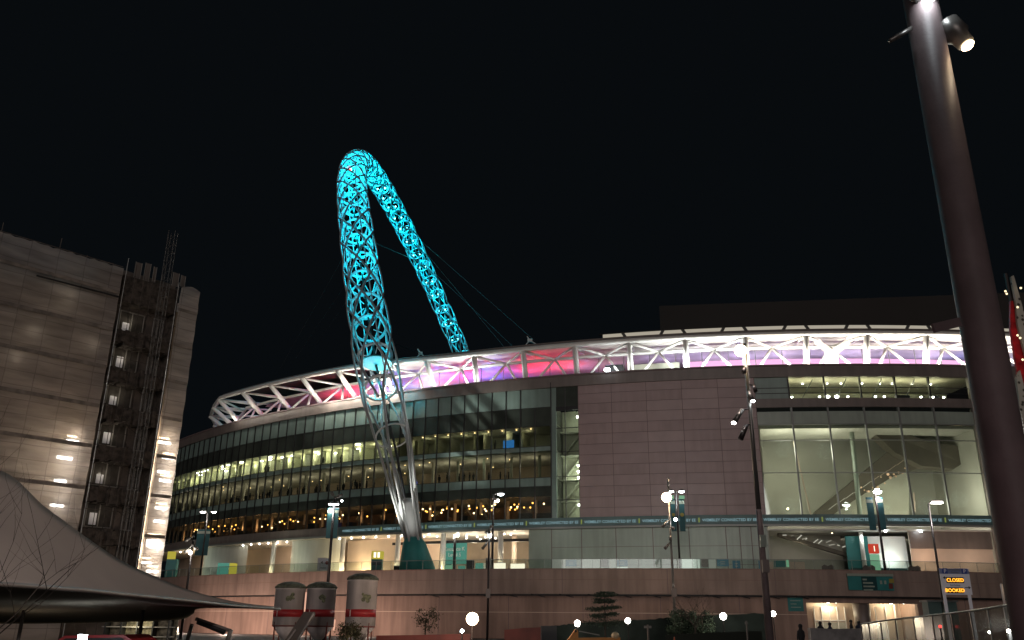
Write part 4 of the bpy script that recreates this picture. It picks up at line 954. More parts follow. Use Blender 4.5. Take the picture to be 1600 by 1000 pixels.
# tall mast with spot fittings
ms = empty('spotlight_mast', (0, 0, 0), 'tall slim mast with angled spotlights between wall panel and glazing', 'mast')
Ym = 45.0; pt = aty(1163, 537, Ym); pb = Vector((aty(1198, 940, Ym).x, Ym, 0)); pt = Vector((pb.x + (pt.x - pb.x) * 1.0, Ym, pt.z)); ms.location = pb; bpy.context.view_layer.update()
ms2 = MB().tube(pb, pb.lerp(pt, .45), .21, .15, 14).build('lower_pole', 'bigpole', ms, True); MB().tube(pb.lerp(pt, .45), pt, .13, .09, 14).build('upper_pole', 'poleg', ms, True)
q = aty(1156, 549, Ym); MB().ball((q.x, Ym - .15, q.z), .33, 14).build('floodlight', 'bulbw', ms, True); plight((q.x - .3, Ym - .6, q.z), (1, .86, .8), 500)
def fitting(u, v, u2, v2, r, lit, name='spotlight'):
    a = aty(u, v, Ym - .2); b = aty(u2, v2, Ym - .3); o = MB().tube(a, b, r * .75, r, 12).build(name, 'poleg' if lit else 'pole', ms, True)
    MB().tube(a, (pt.x + (pb.x - pt.x) * (pt.z - a.z) / pt.z, Ym, a.z + .1), .04, n=5).build('bracket', 'pole', ms)
    if lit: MB().ball(b + (b - a).normalized() * .03, r * .85, 10, .7).build('lens', lit, o)
fitting(1170, 612, 1176, 626, .13, 'bulbc'); fitting(1160, 640, 1147, 660, .15, 'bulb'); fitting(1167, 664, 1157, 686, .15, None); fitting(1178, 602, 1181, 612, .12, None)
fitting(1164, 575, 1162, 582, .14, None)
q = aty(1193, 846, Ym); MB().box((q.x - .1, Ym - .25, q.z), (.3, .22, .6)).build('cabinet', 'panelgreen', ms); q = aty(1194, 885, Ym); MB().box((q.x, Ym - .25, q.z), (.34, .24, .62)).build('cabinet', 'fascia', ms)
# low globe lamps
GL = 'low globe lamps along the dark hedge'
for (u, v, Y, r, kind, e_, lb) in ((738, 967, 62, .42, 'bulbw', 900, 'largest and brightest globe lamp below the entrance'), (722, 986, 60, .12, 'bulbc', 60, 'tiny cool lamp just left of the brightest globe'), (902, 974, 89, .30, 'bulb', 260, 'globe lamp above the orange play frame'),
                                  (981, 970, 89, .27, 'bulb', 240, 'globe lamp right of the evergreen tree'), (1130, 963, 89, .33, 'bulb', 260, 'globe lamp beside the bare tree'), (1208, 959, 89, .26, 'bulb', 200, 'globe lamp just right of the tall mast'), (272, 985, 46, .20, 'bulbw', 420, 'bright lamp under the tip of the tent')):
    p = aty(u, v, Y); e = empty('globe_lamp', (p.x, Y, 0), lb, 'lamp', GL)
    MB().tube((p.x, Y, 0), (p.x, Y, p.z - r * .8), .05, n=8).build('post', 'pole', e); MB().ball((p.x, Y, p.z), r, 14).build('globe', kind, e, True)
    plight((p.x, Y - r - .2, p.z + .1), (1, .74, .5) if kind == 'bulbw' else (1, .85, .66), e_ * (.02 if Y > 80 else .5), .2); plight((p.x, Y + r + .2, p.z + .2), (1, .76, .6), e_ * (.35 if Y > 80 else 1), .2)

for (u, e_, lb) in ((330, 1500, 'behind the tent tip'), (400, 2300, 'beside the leftmost silo'), (500, 1800, 'behind the middle silo'), (600, 1100, 'right of the tallest silo')):
    sq = on(u, 985, 0)[0]; p = PS(sq, RP + 5.5, 0); fl = empty('added_floodlight', p, 'added unseen salmon floodlight washing the podium wall ' + lb, 'floodlight')  # unseen lights added to brighten the lower podium wall
    MB().tube(p, p + Vector((0, 0, .5)), .05, n=6).build('stand', 'pole', fl); MB().box(p + Vector((0, 0, .65)), (.5, .2, .3)).build('housing', 'pole', fl); plight(PS(sq, RP + 5.0, 1.0), (1, .72, .58), e_ * .8, .3)

# ================================================================== BIG FOREGROUND MAST
YB = 9.0; a = aty(1531, 500, YB); bm = empty('lighting_mast', (a.x, YB, 0), 'massive dark lighting mast close by at the right edge', 'mast')
MB().lathe((a.x, YB, 0), [(.235, 0), (.225, 3), (.212, 6), (.20, 10.5)], 40).build('pole', 'bigpole', bm, True)
q = aty(1447, -2, YB - .22); o = MB().ball((q.x, YB - .30, q.z), .10, 14).build('lamp_face', 'bulbc', bm, True); MB().lathe((q.x, YB - .22, q.z + .03), [(.13, 0), (.16, .12), (.14, .3)], 18, (0, .5, .8)).build('spot_housing', 'poleg', bm, True)
plight((q.x - .35, YB - .9, q.z + .05), (1, .86, .78), 3400, .1, 60, (-10, 21, 3))
a1 = aty(1484, 42, YB - .1); b1 = aty(1511, 70, YB - .15); d_ = (b1 - a1).normalized()
h = MB().lathe(a1 - d_ * .10, [(.08, 0), (.145, .04), (.15, .26), (.115, .30), (.105, (b1 - a1).length + .08)], 20, d_).build('spot_housing', 'poleg', bm, True)
MB().lathe(b1 + d_ * .0, [(.001, 0), (.075, .0), (.08, .02), (.05, .05), (.001, .06)], 16, d_, cap=False).build('lens', 'bulbw', h, True); plight(b1 + d_ * .2, (1, .8, .55), 8, .08)
MB().tube(aty(1432, 40, YB), aty(1390, 64, YB - .1), .035, .03, 8).build('side_arm', 'poleg', bm, True)
a2 = aty(1500, 503, YB - .1); b2 = aty(1458, 513, YB - .3); MB().beam(a2, b2, .03, .10).build('bracket', 'bigpole', bm)
q = aty(1479, 85, YB - .05); MB().ball(q, .02, 8).build('indicator', 'bulbw', bm)
plight(Vector((a.x + 1.6, YB + 1.2, 4.0)), (1, .95, .85), 26, .2, name='mast_fill'); plight(Vector((a.x - 2.0, YB - 3.2, 2.0)), (1, .5, .55), 22, .4, name='mast_fill'); plight(Vector((a.x + 1.2, YB - 2.5, 3.0)), (1, .9, .85), 8, .4, name='mast_fill')  # unseen lights added to tint and edge the mast

# ================================================================== PARKING SIGN
YP = 52.0; tl = aty(1466, 888, YP); tr = aty(1511, 888, YP); bl = aty(1476, 929, YP)
x0, x1, zt, zb = tl.x + .05, tr.x + .05, tl.z, bl.z; xc = (x0 + x1) / 2; ww = x1 - x0; hh = zt - zb
ps = empty('parking_sign', (xc, YP, 0), 'white parking sign with blue header and two orange dot matrix words', 'sign')
MB().box((xc, YP, zb + hh / 2 - hh * .08), (ww, .1, hh * .84)).build('board', 'signwhite', ps); MB().box((xc, YP, zt - hh * .105), (ww, .11, hh * .21)).build('header', mat('header_blue', (.22, .27, .48), .5), ps)
for x in (x0 + .12, x1 - .12): MB().box((x, YP + .1, zb / 2 + .3), (.16, .08, zb + .6)).build('leg', 'signwhite', ps)
for x in (x0 + .28, x1 - .28):
    o = MB().box((x, YP - .07, zt - hh * .105), (.30, .03, .30)).build('parking_symbol', 'signblue', ps)
    text_mesh('P', .30, lambda co, x=x: Vector((x + co.x, YP - .095, zt - hh * .105 - .105 + co.y)), 'letter', 'signwhite', o)
def ptext(t, s_, x, z, m, al='CENTER'): return text_mesh(t, s_, lambda co: Vector((x + co.x, YP - .08, z + co.y)), 'lettering', m, ps, align=al)
ptext('Wembley', .17, xc, zt - hh * .09, 'midgrey'); ptext('Parking', .15, xc, zt - hh * .185, 'midgrey')
for t, z in (('CLOSED', zb + hh * .47), ('BOOKED', zb + hh * .08)):
    MB().box((xc - .05 - (0 if t == 'CLOSED' else .1), YP - .06, z + .12), (1.02, .02, .32)).build('display', 'black', ps); ptext(t, .27, xc - .05 - (0 if t == 'CLOSED' else .1), z + .03, 'orangeled')
ptext('Red Parking', .12, xc - .1, zb + hh * .33, 'midgrey')
def arrow(x, z, sg):
    MB().prism([(x - .12 * sg, YP - .07, z), (x, YP - .07, z + .08), (x, YP - .07, z - .08)], (0, -.02, 0)).build('arrow_head', 'black', ps); MB().box((x + .11 * sg, YP - .07, z), (.22, .02, .04)).build('arrow_shaft', 'black', ps)
arrow(x0 + .22, zb + hh * .64, 1); arrow(x1 - .18, zb + hh * .27, -1)
gp = empty('glass_kiosk', (xc + .1, YP + 3, 0), 'dull green glazed kiosk behind the parking sign', 'kiosk')
for dx in (-.45, .5): MB().box((xc + .25 + dx, YP + 3, 1.6), (.8, .8, 3.2)).build('panel', mat('kiosk_green%d' % (dx > 0), (.10, .16, .15), .3), gp)
MB().box((xc + .27, YP + 3, 3.24), (1.9, 1.0, .1)).build('roof', 'midgrey', gp)

# ================================================================== SHEETED BUILDING AT LEFT
CB = Vector((-27.5, 70.0, 0)); EB = Vector((-.683, -.730, 0)).normalized(); NB = Vector((.730, -.683, 0)).normalized()
def fb(a, z, d=0.0): return CB + EB * a + NB * d + Vector((0, 0, z))
def fpix(u, v, d=0.0):
    q = ray(u, v); o = Vector((0, 0, EYE)); P0 = CB + NB * d; t = (P0 - o).dot(NB) / q.dot(NB); p = o + q * t; return (p - P0).dot(EB), p.z
sb = empty('sheeted_building', CB, 'tall building wrapped in pale scaffold sheeting with a dark open bay', 'building')
def fbox(name, m, a0, a1, d0, d1, z0, z1, parent=None): return MB().box(fb((a0 + a1) / 2, (z0 + z1) / 2, (d0 + d1) / 2), (abs(a1 - a0), abs(d1 - d0), z1 - z0), ax=(EB, NB, Vector((0, 0, 1)))).build(name, m, parent or sb)
ZT = 28.9; aR = fpix(258, 600)[0]; aL = fpix(163, 600)[0]; AE_ = 30
fbox('core', 'wallwarm', .6, AE_, -16, -2.2, 0, ZT - 1.5)
def sheet(a0, a1, zt0, name, d=0.0):
    mb = MB(); na = int((a1 - a0) / .35) + 1; nz = 70; vs = []
    for i in range(na + 1):
        for j in range(nz + 1):
            a_ = a0 + (a1 - a0) * i / na; z = (zt0(a_)) * j / nz
            b_ = .10 * math.sin(z * 3.14 / 2.0 + .4 * math.sin(a_)) ** 2 + .05 * math.sin(a_ * 2.6 + z * .13) + random.uniform(-.012, .012)
            vs.append(fb(a_, z, d + b_))
    mb.add(vs, [(i * (nz + 1) + j, (i + 1) * (nz + 1) + j, (i + 1) * (nz + 1) + j + 1, i * (nz + 1) + j + 1) for i in range(na) for j in range(nz)])
    return mb.build(name, 'sheeting', sb, True)
sheet(0, aR - .1, lambda a_: ZT + .25 * math.sin(a_ * 2), 'sheeting'); sheet(aL + .1, AE_, lambda a_: ZT + .12 + .05 * math.sin(a_ * 7), 'sheeting')
mb = MB(); vs = [fb(0, 0, 0), fb(0, ZT, 0), fb(0, ZT, -16), fb(0, 0, -16)]; mb.add(vs, [(0, 1, 2, 3)]); mb.build('side_sheeting', 'sheeting', sb)
for i in range(15):      # ledger poles showing through the sheeting
    z = 1.9 + i * 1.95
    MB().tube(fb(aL + .1, z, -.12), fb(AE_, z + random.uniform(-.1, .1), -.12), .03, n=5).build('scaffold_ledger', 'recess', sb)
    if z < ZT - 1: MB().tube(fb(.05, z, -.12), fb(aR, z, -.12), .03, n=5).build('scaffold_ledger', 'recess', sb)
for i in range(9):  # strips added to read as darker floor-slab bands on the sheeting
    MB().box(fb((aL + AE_) / 2 + .05, .62 + i * 3.15 + 1.0, .17), (AE_ - aL - .2, .03, .30), ax=(EB, NB, Vector((0, 0, 1)))).build('slab_band', 'slabband' if 'slabband' in M else M.setdefault('slabband', mat('slab_band', (.25, .215, .19), .9, noise=.3, nscale=1.5)) and 'slabband', sb)
    if i < 9: MB().box(fb(aR / 2, .62 + i * 3.15 + 1.0, .17), (aR - .2, .03, .26), ax=(EB, NB, Vector((0, 0, 1)))).build('slab_band', 'slabband', sb)
for i in range(9): MB().tube(fb(aL + .9 + i * 2.1, 0, -.14), fb(aL + .9 + i * 2.1, ZT + .2 + random.random(), -.14), .025, n=5).build('scaffold_standard', 'recess', sb)
a1_, z1_ = fpix(55, 432); a2_, z2_ = fpix(183, 465); MB().tube(fb(a1_, z1_, .28), fb(a2_, z2_, .28), .07, n=6).build('gutter', 'black', sb)
fbox('bay_wall', 'recess', aR - .3, aL + .3, -1.7, -1.5, 0, ZT + .6)
zw = [fpix(207, 497)[1], fpix(200, 562)[1], fpix(193, 617)[1], fpix(182, 684)[1], fpix(165, 746)[1], fpix(152, 806)[1]]
for k, z in enumerate([zw[0], zw[0] - 3.15, zw[0] - 6.3, zw[0] - 9.45, zw[0] - 12.6, zw[0] - 15.75, zw[0] - 18.9]):
    am = (aL * .62 + aR * .38)
    for (ac, wd, hh_) in ((am, 2.0, 1.8), (aR + .75, .8, 1.9)):
        wn = fbox('window', 'wpane', ac - wd / 2, ac + wd / 2, -1.49, -1.42, z - hh_ / 2, z + hh_ / 2)
        for aa in (ac - wd / 2, ac, ac + wd / 2): fbox('frame', 'wframe', aa - .04, aa + .04, -1.42, -1.36, z - hh_ / 2, z + hh_ / 2, wn)
        for zz in (z - hh_ / 2, z + hh_ / 2): fbox('frame', 'wframe', ac - wd / 2 - .04, ac + wd / 2 + .04, -1.42, -1.355, zz - .04, zz + .04, wn)
        if wd > 1:
            fbox('curtain', 'signwhite', ac + .15, ac + .7, -1.415, -1.40, z - .75, z - .05 + .2 * (k % 2), wn)
            plight(fb(ac + .3, z, -.9), (1, .9, .72), 6 if k < 5 else 4, .15, name='window_glow')
    # dark netted balcony deck below each window
    mb = MB(); n_ = 16
    for i in range(n_):
        a_ = aR + .1 + (aL - aR - .2) * (i + .5) / n_; h_ = random.uniform(.9, 1.35); mb.box(fb(a_, z - 1.75 + random.uniform(-.1, .1), -.75), ((aL - aR) / n_ * 1.02, 1.4 + random.uniform(-.1, .2), h_), ax=(EB, NB, Vector((0, 0, 1))))
    mb.build('netted_deck', 'netting', sb)
fbox('netted_head', 'netting', aR + .1, aL - .1, -1.4, -.2, zw[0] + 1.3, ZT - .3)
for i in range(7):
    a_ = aR + .15 + (aL - aR - .3) * i / 6; MB().tube(fb(a_, 0, .1), fb(a_, ZT + .3 + random.uniform(0, .8), .1), .028, n=5).build('scaffold_pole', 'galv' if i in (0, 6) else 'netting', sb)
for i in range(14): MB().tube(fb(aR, 1.5 + i * 2.0, .12), fb(aL, 1.5 + i * 2.0 + random.uniform(-.1, .1), .12), .024, n=5).build('scaffold_ledger', 'netting', sb)
for i in range(8):
    z = 2 + i * 3.2; MB().tube(fb(aR + .2, z, .05), fb(aL - .2, z + 2.6, .05), .022, n=5).build('scaffold_brace', 'netting', sb)
for (u0, v0, u1, v1) in ((208, 412, 222, 436), (223, 413, 236, 440), (237, 418, 245, 440), (268, 428, 280, 446), (281, 432, 290, 447)):
    a0, z0 = fpix(u0, v1, -.5); a1, z1 = fpix(u1, v0, -.5)
    o = fbox('roof_panel', 'roofpan' if 'roofpan' in M else M.setdefault('roofpan', mat('roof_panel', (.18, .16, .15), .5)) and 'roofpan', a1, a0, -.52, -.48, z0, z1)
    for aa in (a0, a1): fbox('frame', 'wframe', aa - .025, aa + .025, -.47, -.44, z0, z1, o)
# work lights glowing behind the sheeting
for (u, v, e_) in ((256, 692, 26), (262, 716, 30), (254, 738, 14), (262, 752, 26), (248, 775, 18), (258, 795, 30), (250, 815, 16), (238, 849, 80), (246, 852, 60), (228, 880, 24), (243, 893, 22), (112, 690, 26), (100, 716, 16), (96, 722, 10), (93, 752, 16), (88, 790, 14), (30, 720, 5), (60, 690, 4), (20, 560, 4), (100, 470, 5), (50, 520, 4), (140, 540, 3)):
    a_, z = fpix(u, v, -.75); a_ = max(.35, a_); plight(fb(a_, z, -.75), (1, .90, .72), e_ * (2.3 if u > 200 else 2.0), .12, name='work_light')
    if e_ > 12:
        wl = (1.0 if e_ < 50 else 1.35) * random.uniform(.75, 1.15); hl = (.20 if e_ < 50 else .62) * random.uniform(.8, 1.2)
        lo = MB().box(fb(a_, z, -.62), (wl, .06, hl), ax=(EB, NB, Vector((0, 0, 1)))).build('work_lamp', 'bulb', sb)
        if e_ > 20: MB().box(fb(a_ + .08, z + hl + .16, -.62), (wl * .8, .06, .12), ax=(EB, NB, Vector((0, 0, 1)))).build('work_lamp', 'bulbw', sb)
        for q in (-.45, .1, .5): MB().tube(fb(a_ + q * wl, z - .9, -.35), fb(a_ + q * wl, z + .9, -.35), .03, n=5).build('guard_post', 'black', sb)
        MB().tube(fb(a_ - wl, z + .12, -.35), fb(a_ + wl, z + .1, -.35), .03, n=5).build('guard_rail', 'black', sb)
MB().add([fb(aR - .02, 0, -2.2), fb(aR - .02, 0, 0), fb(aR - .02, ZT, 0), fb(aR - .02, ZT, -2.2)], [(0, 1, 2, 3)]).build('light_block', 'netting', sb)  # added panel to block work-light leak at the bay edge
MB().add([fb(aL + .05, 0, -2.2), fb(aL + .05, 0, 0), fb(aL + .05, ZT, 0), fb(aL + .05, ZT, -2.2)], [(0, 1, 2, 3)]).build('light_block', 'netting', sb)  # matching added light block on the other edge
# hoist mast
pt_ = fb(*fpix(271, 362, 1.0), 1.0); M['hoist'] = mat('hoist_grey', (.13, .125, .12), .5, metal=.3); hm = empty('hoist_mast', Vector((pt_.x, pt_.y, 0)), 'slender lattice hoist mast rising above the sheeted building', 'mast')
for dx, dy in ((-.28, -.28), (.28, -.28), (.28, .28), (-.28, .28)): MB().tube(Vector((pt_.x + dx, pt_.y + dy, 0)), Vector((pt_.x + dx, pt_.y + dy, pt_.z)), .02, n=5).build('chord', 'hoist', hm)
nz = int(pt_.z / .8)
for j in range(0, nz, 1):
    mb = MB(); z = j * .8
    cs = [(-.28, -.28), (.28, -.28), (.28, .28), (-.28, .28)]
    for i in range(4):
        c0, c1 = cs[i], cs[(i + 1) % 4]; mb.tube((pt_.x + c0[0], pt_.y + c0[1], z), (pt_.x + c1[0], pt_.y + c1[1], z + .8), .012, n=4); mb.tube((pt_.x + c0[0], pt_.y + c0[1], z), (pt_.x + c1[0], pt_.y + c1[1], z), .012, n=4)
    if z > 8: mb.build('bracing', 'hoist', hm)

# ================================================================== TENT CANOPY
te = empty('tent_canopy', Vector((-8, 20, 0)), 'dull white stretched tent canopy sweeping down to a point at lower left', 'tent')
sil = [(-260, 620, 19), (-120, 680, 19), (-40, 716, 19), (20, 745, 19.5), (61, 784, 20), (95, 810, 20.5), (136, 840, 21), (190, 876, 22.5), (248, 903, 24), (296, 922, 25.5), (367, 940, 28), (438, 948.5, 31)]
edg = [(-260, 905, 12), (-120, 906, 12.5), (-40, 908, 13), (20, 911, 13.8), (61, 914, 14.6), (95, 917, 15.4), (136, 920, 16.4), (190, 926, 18.2), (248, 932, 20.4), (296, 937, 22.8), (367, 945, 26.8), (438, 950.5, 31)]
def curve(pts, n):
    out = []; m = len(pts)
    for i in range(n + 1):
        t = i / n * (m - 1); k = min(int(t), m - 2); f_ = t - k
        g = lambda j: pts[max(0, min(m - 1, j))]
        p0, p1, p2, p3 = g(k - 1), g(k), g(k + 1), g(k + 2)
        out.append(tuple(.5 * ((2 * p1[c]) + (-p0[c] + p2[c]) * f_ + (2 * p0[c] - 5 * p1[c] + 4 * p2[c] - p3[c]) * f_ ** 2 + (-p0[c] + 3 * p1[c] - 3 * p2[c] + p3[c]) * f_ ** 3) for c in range(3)))
    return out
def surf(A_, B_, n, m_, name, mt, sag, par, th=.03):
    a_ = [aty(*p) for p in curve(A_, n)]; b_ = [aty(*p) for p in curve(B_, n)]; top = []
    for i in range(n + 1):
        for j in range(m_ + 1):
            t = j / m_; p = a_[i].lerp(b_[i], t); p = p - Vector((0, 0, sag * 4 * t * (1 - t) * min(1, (a_[i] - b_[i]).length / 4))); top.append(p)
    W = m_ + 1; N = len(top); bot = [p - Vector((0, 0, th)) for p in top]
    fs = [(i * W + j, (i + 1) * W + j, (i + 1) * W + j + 1, i * W + j + 1) for i in range(n) for j in range(m_)]
    fs += [tuple(N + q for q in f)[::-1] for f in fs[:]]
    for i in range(n): fs += [(i * W, N + i * W, N + (i + 1) * W, (i + 1) * W), (i * W + m_, (i + 1) * W + m_, N + (i + 1) * W + m_, N + i * W + m_)]
    return MB().add(top + bot, fs).build(name, mt, par, True)
surf(sil, edg, 60, 14, 'membrane', 'membrane', .35, te)
e_ = [aty(*p) for p in curve(edg, 60)]; MB().poly([p - Vector((0, .02, .03)) for p in e_], .04, 8).build('edge_rope', 'fascia', te, True)
far_ = [(-260, 968, 30), (-120, 968, 30), (-40, 968, 30), (20, 968, 30), (61, 968, 30), (95, 968, 30), (136, 968, 30), (190, 968, 30), (248, 967, 30), (292, 962, 30), (303, 953, 30.5), (340, 946.5, 30.8)]
far_pts = [(-260, 973, 30), (-100, 973, 30), (0, 973, 30), (60, 973, 30), (120, 972, 30), (170, 971, 30), (210, 970, 30), (245, 969, 30), (285, 966, 30), (302, 958, 30), (318, 949, 30.3), (438, 951, 31.2)]
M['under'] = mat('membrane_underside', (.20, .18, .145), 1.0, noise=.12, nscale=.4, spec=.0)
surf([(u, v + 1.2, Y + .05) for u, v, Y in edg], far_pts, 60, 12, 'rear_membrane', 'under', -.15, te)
for (u, Y) in ((40, 24), (226, 26)): p = aty(u, 940, Y); MB().tube((p.x, Y, 0), (p.x, Y, p.z), .05, n=8).build('tent_pole', 'pole', te, True)
MB().tube(aty(306, 967, 28), aty(361, 986, 28), .06, n=6).build('strut', 'fascia', te, True); MB().tube(aty(309, 971, 28), aty(352, 988, 28), .09, n=6).build('strut', 'black', te, True); MB().tube(aty(361, 984, 28), aty(355, 1003, 28), .07, n=6).build('strut', 'wframe', te, True); MB().tube(aty(300, 975, 28), aty(292, 1004, 28), .06, n=6).build('strut', 'poleg', te, True)
# bits under the tent: red car roof and clutter
cr_ = empty('parked_car', aty(178, 1000, 24) * Vector((1, 1, 0)), 'red car roof with a bright lamp just showing at the bottom edge under the tent', 'car')
p = aty(180, 995, 24); cr_.location = (p.x, 24, 0); bpy.context.view_layer.update()
prof = [(-2.1, .35), (-2.15, .75), (-1.5, .92), (-.95, 1.30), (.55, 1.34), (1.25, .95), (2.1, .82), (2.15, .35)]
MB().prism([(p.x + a_, 23.2, z) for a_, z in prof], (0, 1.6, 0)).build('body', 'red', cr_)
MB().prism([(p.x + a_, 23.18, z) for a_, z in [(-1.35, .93), (-.9, 1.24), (.5, 1.27), (1.1, .95)]], (0, 1.64, 0)).build('window', 'black', cr_)
for dx in (-1.35, 1.35):
    for yy in (23.25, 24.75): MB().lathe((p.x + dx, yy - .1, .33), [(.33, 0), (.33, .2)], 18, (0, 1, 0)).build('wheel', 'black', cr_)
q = aty(129, 996, 22); lb_ = empty('work_lamp', (q.x, 22, 0), 'small cool work lamp on a stand left of the red car roof', 'lamp'); MB().tube((q.x, 22, 0), (q.x, 22, q.z - .1), .03, n=6).build('stand', 'pole', lb_); MB().box((q.x, 22, q.z), (.2, .06, .13)).build('lens', 'bulbc', lb_); plight((q.x, 21.6, q.z), (.9, .95, 1), 12)
sh = empty('market_stall', (aty(215, 990, 40).x, 40, 0), 'dim stall with lit shelves seen under the tent', 'stall')
p = aty(212, 985, 40); MB().box((p.x, 40.6, .9), (3.2, .1, 1.8)).build('back_panel', mat('stall_back', (.25, .22, .15), .7, noise=.7, nscale=6), sh)
for i in range(5): MB().box((p.x - 1.4 + i * .7, 40.3, .9), (.06, .5, 1.75)).build('upright', 'black', sh)
for z in (.5, 1.0, 1.4): MB().box((p.x, 40.3, z), (3.1, .45, .04)).build('shelf', 'wframe', sh)
plight((p.x, 39.6, 1.5), (1, .9, .6), 40); plight((-9.6, 24.5, .8), (1, .88, .68), 20, .3); plight((-12.6, 24, .7), (1, .88, .68), 20, .3); plight((-14.5, 20.5, .7), (1, .88, .68), 12, .3)  # all but the stall light are unseen fills added under the tent

# ================================================================== SILOS
def silo(u0, u1, vt, vb_, Y, label):
    a_ = aty(u0, 945, Y); b_ = aty(u1, 945, Y); r = (b_.x - a_.x) / 2; x = (a_.x + b_.x) / 2; zt = aty((u0 + u1) / 2, vt, Y).z; z0 = 1.35
    e = empty('silo', (x, Y, 0), label, 'silo', 'white silos with a red band')
    b = MB().lathe((x, Y, 0), [(r, z0), (r, zt - .25), (r * 1.01, zt - .25), (r * 1.01, zt - .12)], 32).build('body', 'silo', e, True)
    MB().lathe((x, Y, 0), [(r * 1.06, zt - .12), (r * 1.06, zt), (r * .9, zt + .18), (r * .5, zt + .36), (.05, zt + .42)], 32).build('lid', 'silotop', e, True)
    zr = aty(0 + u0, 958, Y).z; zr = 1.7 + (zr - 1.7); MB().lathe((x, Y, 0), [(r * 1.008, zr - .28), (r * 1.008, zr + .28)], 32).build('red_band', 'red', e, True)
    MB().lathe((x, Y, 0), [(r * 1.005, z0 - .04), (r * 1.02, z0), (r * 1.005, z0 + .06)], 32).build('seam', 'redd', e, True)
    MB().lathe((x, Y, 0), [(r * .98, z0 - .03), (r * .3, .35)], 28).build('hopper', 'silo', e, True)
    for k in range(4):
        an = .78 + k * math.pi / 2; MB().tube((x + r * .95 * math.cos(an), Y + r * .95 * math.sin(an), 0), (x + r * .97 * math.cos(an), Y + r * .97 * math.sin(an), z0 + .3), .06, n=6).build('leg', 'redd', e)
    # painted round emblem and small plates
    an = -1.30 if u0 < 520 else -1.15
    mb = MB()
    for i in range(9):
        t = random.uniform(0, 6.28); rr = random.uniform(.05, .32); aa = an + rr * math.cos(t) / r; zz = zr + 1.15 + rr * math.sin(t) * 1.1
        mb.lathe((x + r * 1.005 * math.cos(aa), Y + r * 1.005 * math.sin(aa), zz), [(random.uniform(.08, .2), 0), (.06, .02)], 10, (math.cos(aa), math.sin(aa), 0))
    mb.build('painted_emblem', mat('emblem_%d' % u0, (.14, .15, .09), .7, noise=.6, nscale=5), e)
    for dz in (.0,): MB().box((x - r * .55, Y - r * .86, zr), (.06, .04, .5)).build('band_mark', 'silo', e)
    return x, r, zt
silo(429, 475, 917, 0, 72, 'leftmost silo, standing behind the tent tip with a dark lid')
silo(478.5, 523.5, 917, 0, 72.5, 'middle silo with a dark round emblem beside a diagonal chute')
silo(541, 588, 904, 0, 70, 'tallest silo, standing apart on the right of the other two')
cv = empty('conveyor', (aty(465, 985, 68).x, 68, 0), 'grey diagonal conveyor chute running up between the two left silos', 'conveyor')
MB().beam(aty(452, 1006, 67), aty(484, 958, 69.5), .95, .25).build('trough', 'fascia', cv); MB().beam(aty(462, 1006, 66.6), aty(490, 958, 69), .05, .12).build('rail', 'silo', cv); MB().beam(aty(446, 1006, 66.6), aty(462, 984, 67.5), .05, .12).build('rail', 'silo', cv)
for (u, v0, v1) in ((476.5, 925, 973), (521, 968, 985)): a_ = aty(u, v0, 74); MB().box((a_.x, 74.5, (a_.z + aty(u, v1, 74).z) / 2), (.12, .1, a_.z - aty(u, v1, 74).z)).build('lit_edge_glow', mat('lit_edge_glow%d' % u, (.7, .4, .3), .5, emit=(1, .55, .38), es=.8), cv)  # glowing material stands in for the brightly lit edges

# ================================================================== TREES, HEDGE, HOARDINGS
def branch(mb, p, d, L, r, depth, up_=.25, tips=None):
    q = p; pts = [p]; rs = [r]
    for i in range(3):
        d = (d + Vector((random.uniform(-.25, .25), random.uniform(-.25, .25), random.uniform(-.05, up_)))).normalized(); q = q + d * L / 3; pts.append(q); rs.append(r * (1 - .22 * (i + 1)))
    mb.poly(pts, rs, 5)
    if tips is not None: tips.append(q)
    if depth:
        for i in range(3):
            a_ = random.uniform(0, 6.28); s_ = pts[random.choice([1, 2, 3])]; nd = (d + Vector((math.cos(a_), math.sin(a_), random.uniform(-.1, .5))) * .85).normalized()
            branch(mb, s_, nd, L * .68, r * .5, depth - 1, up_, tips)
def bare_tree(u, vb_, Y, h, label, z0=0.0, trunk=.09, depth=3, seed=1):
    random.seed(seed); p = aty(u, vb_, Y); e = empty('bare_tree', (p.x, Y, z0), label, 'tree')
    mb = MB(); b0 = Vector((p.x, Y, z0)); mb.tube(b0, b0 + Vector((.05, 0, h * .35)), trunk, trunk * .7, 8); mb.build('trunk', 'bark', e, True)
    mb = MB()
    for k in range(6):
        a_ = k * 1.05; branch(mb, b0 + Vector((.05, 0, h * (.3 + .02 * k))), Vector((math.cos(a_) * .8, math.sin(a_) * .8, .75)).normalized(), h * .36, trunk * .45, depth)
    mb.build('branches', 'bark', e); return e
bare_tree(1086, 990, 84, 4.6, 'bare tree with spreading twigs in front of the podium', seed=5)
bare_tree(-15, 900, 11, 4.4, 'leafless twiggy tree reaching in over the tent from the left edge', trunk=.022, depth=2, seed=9)
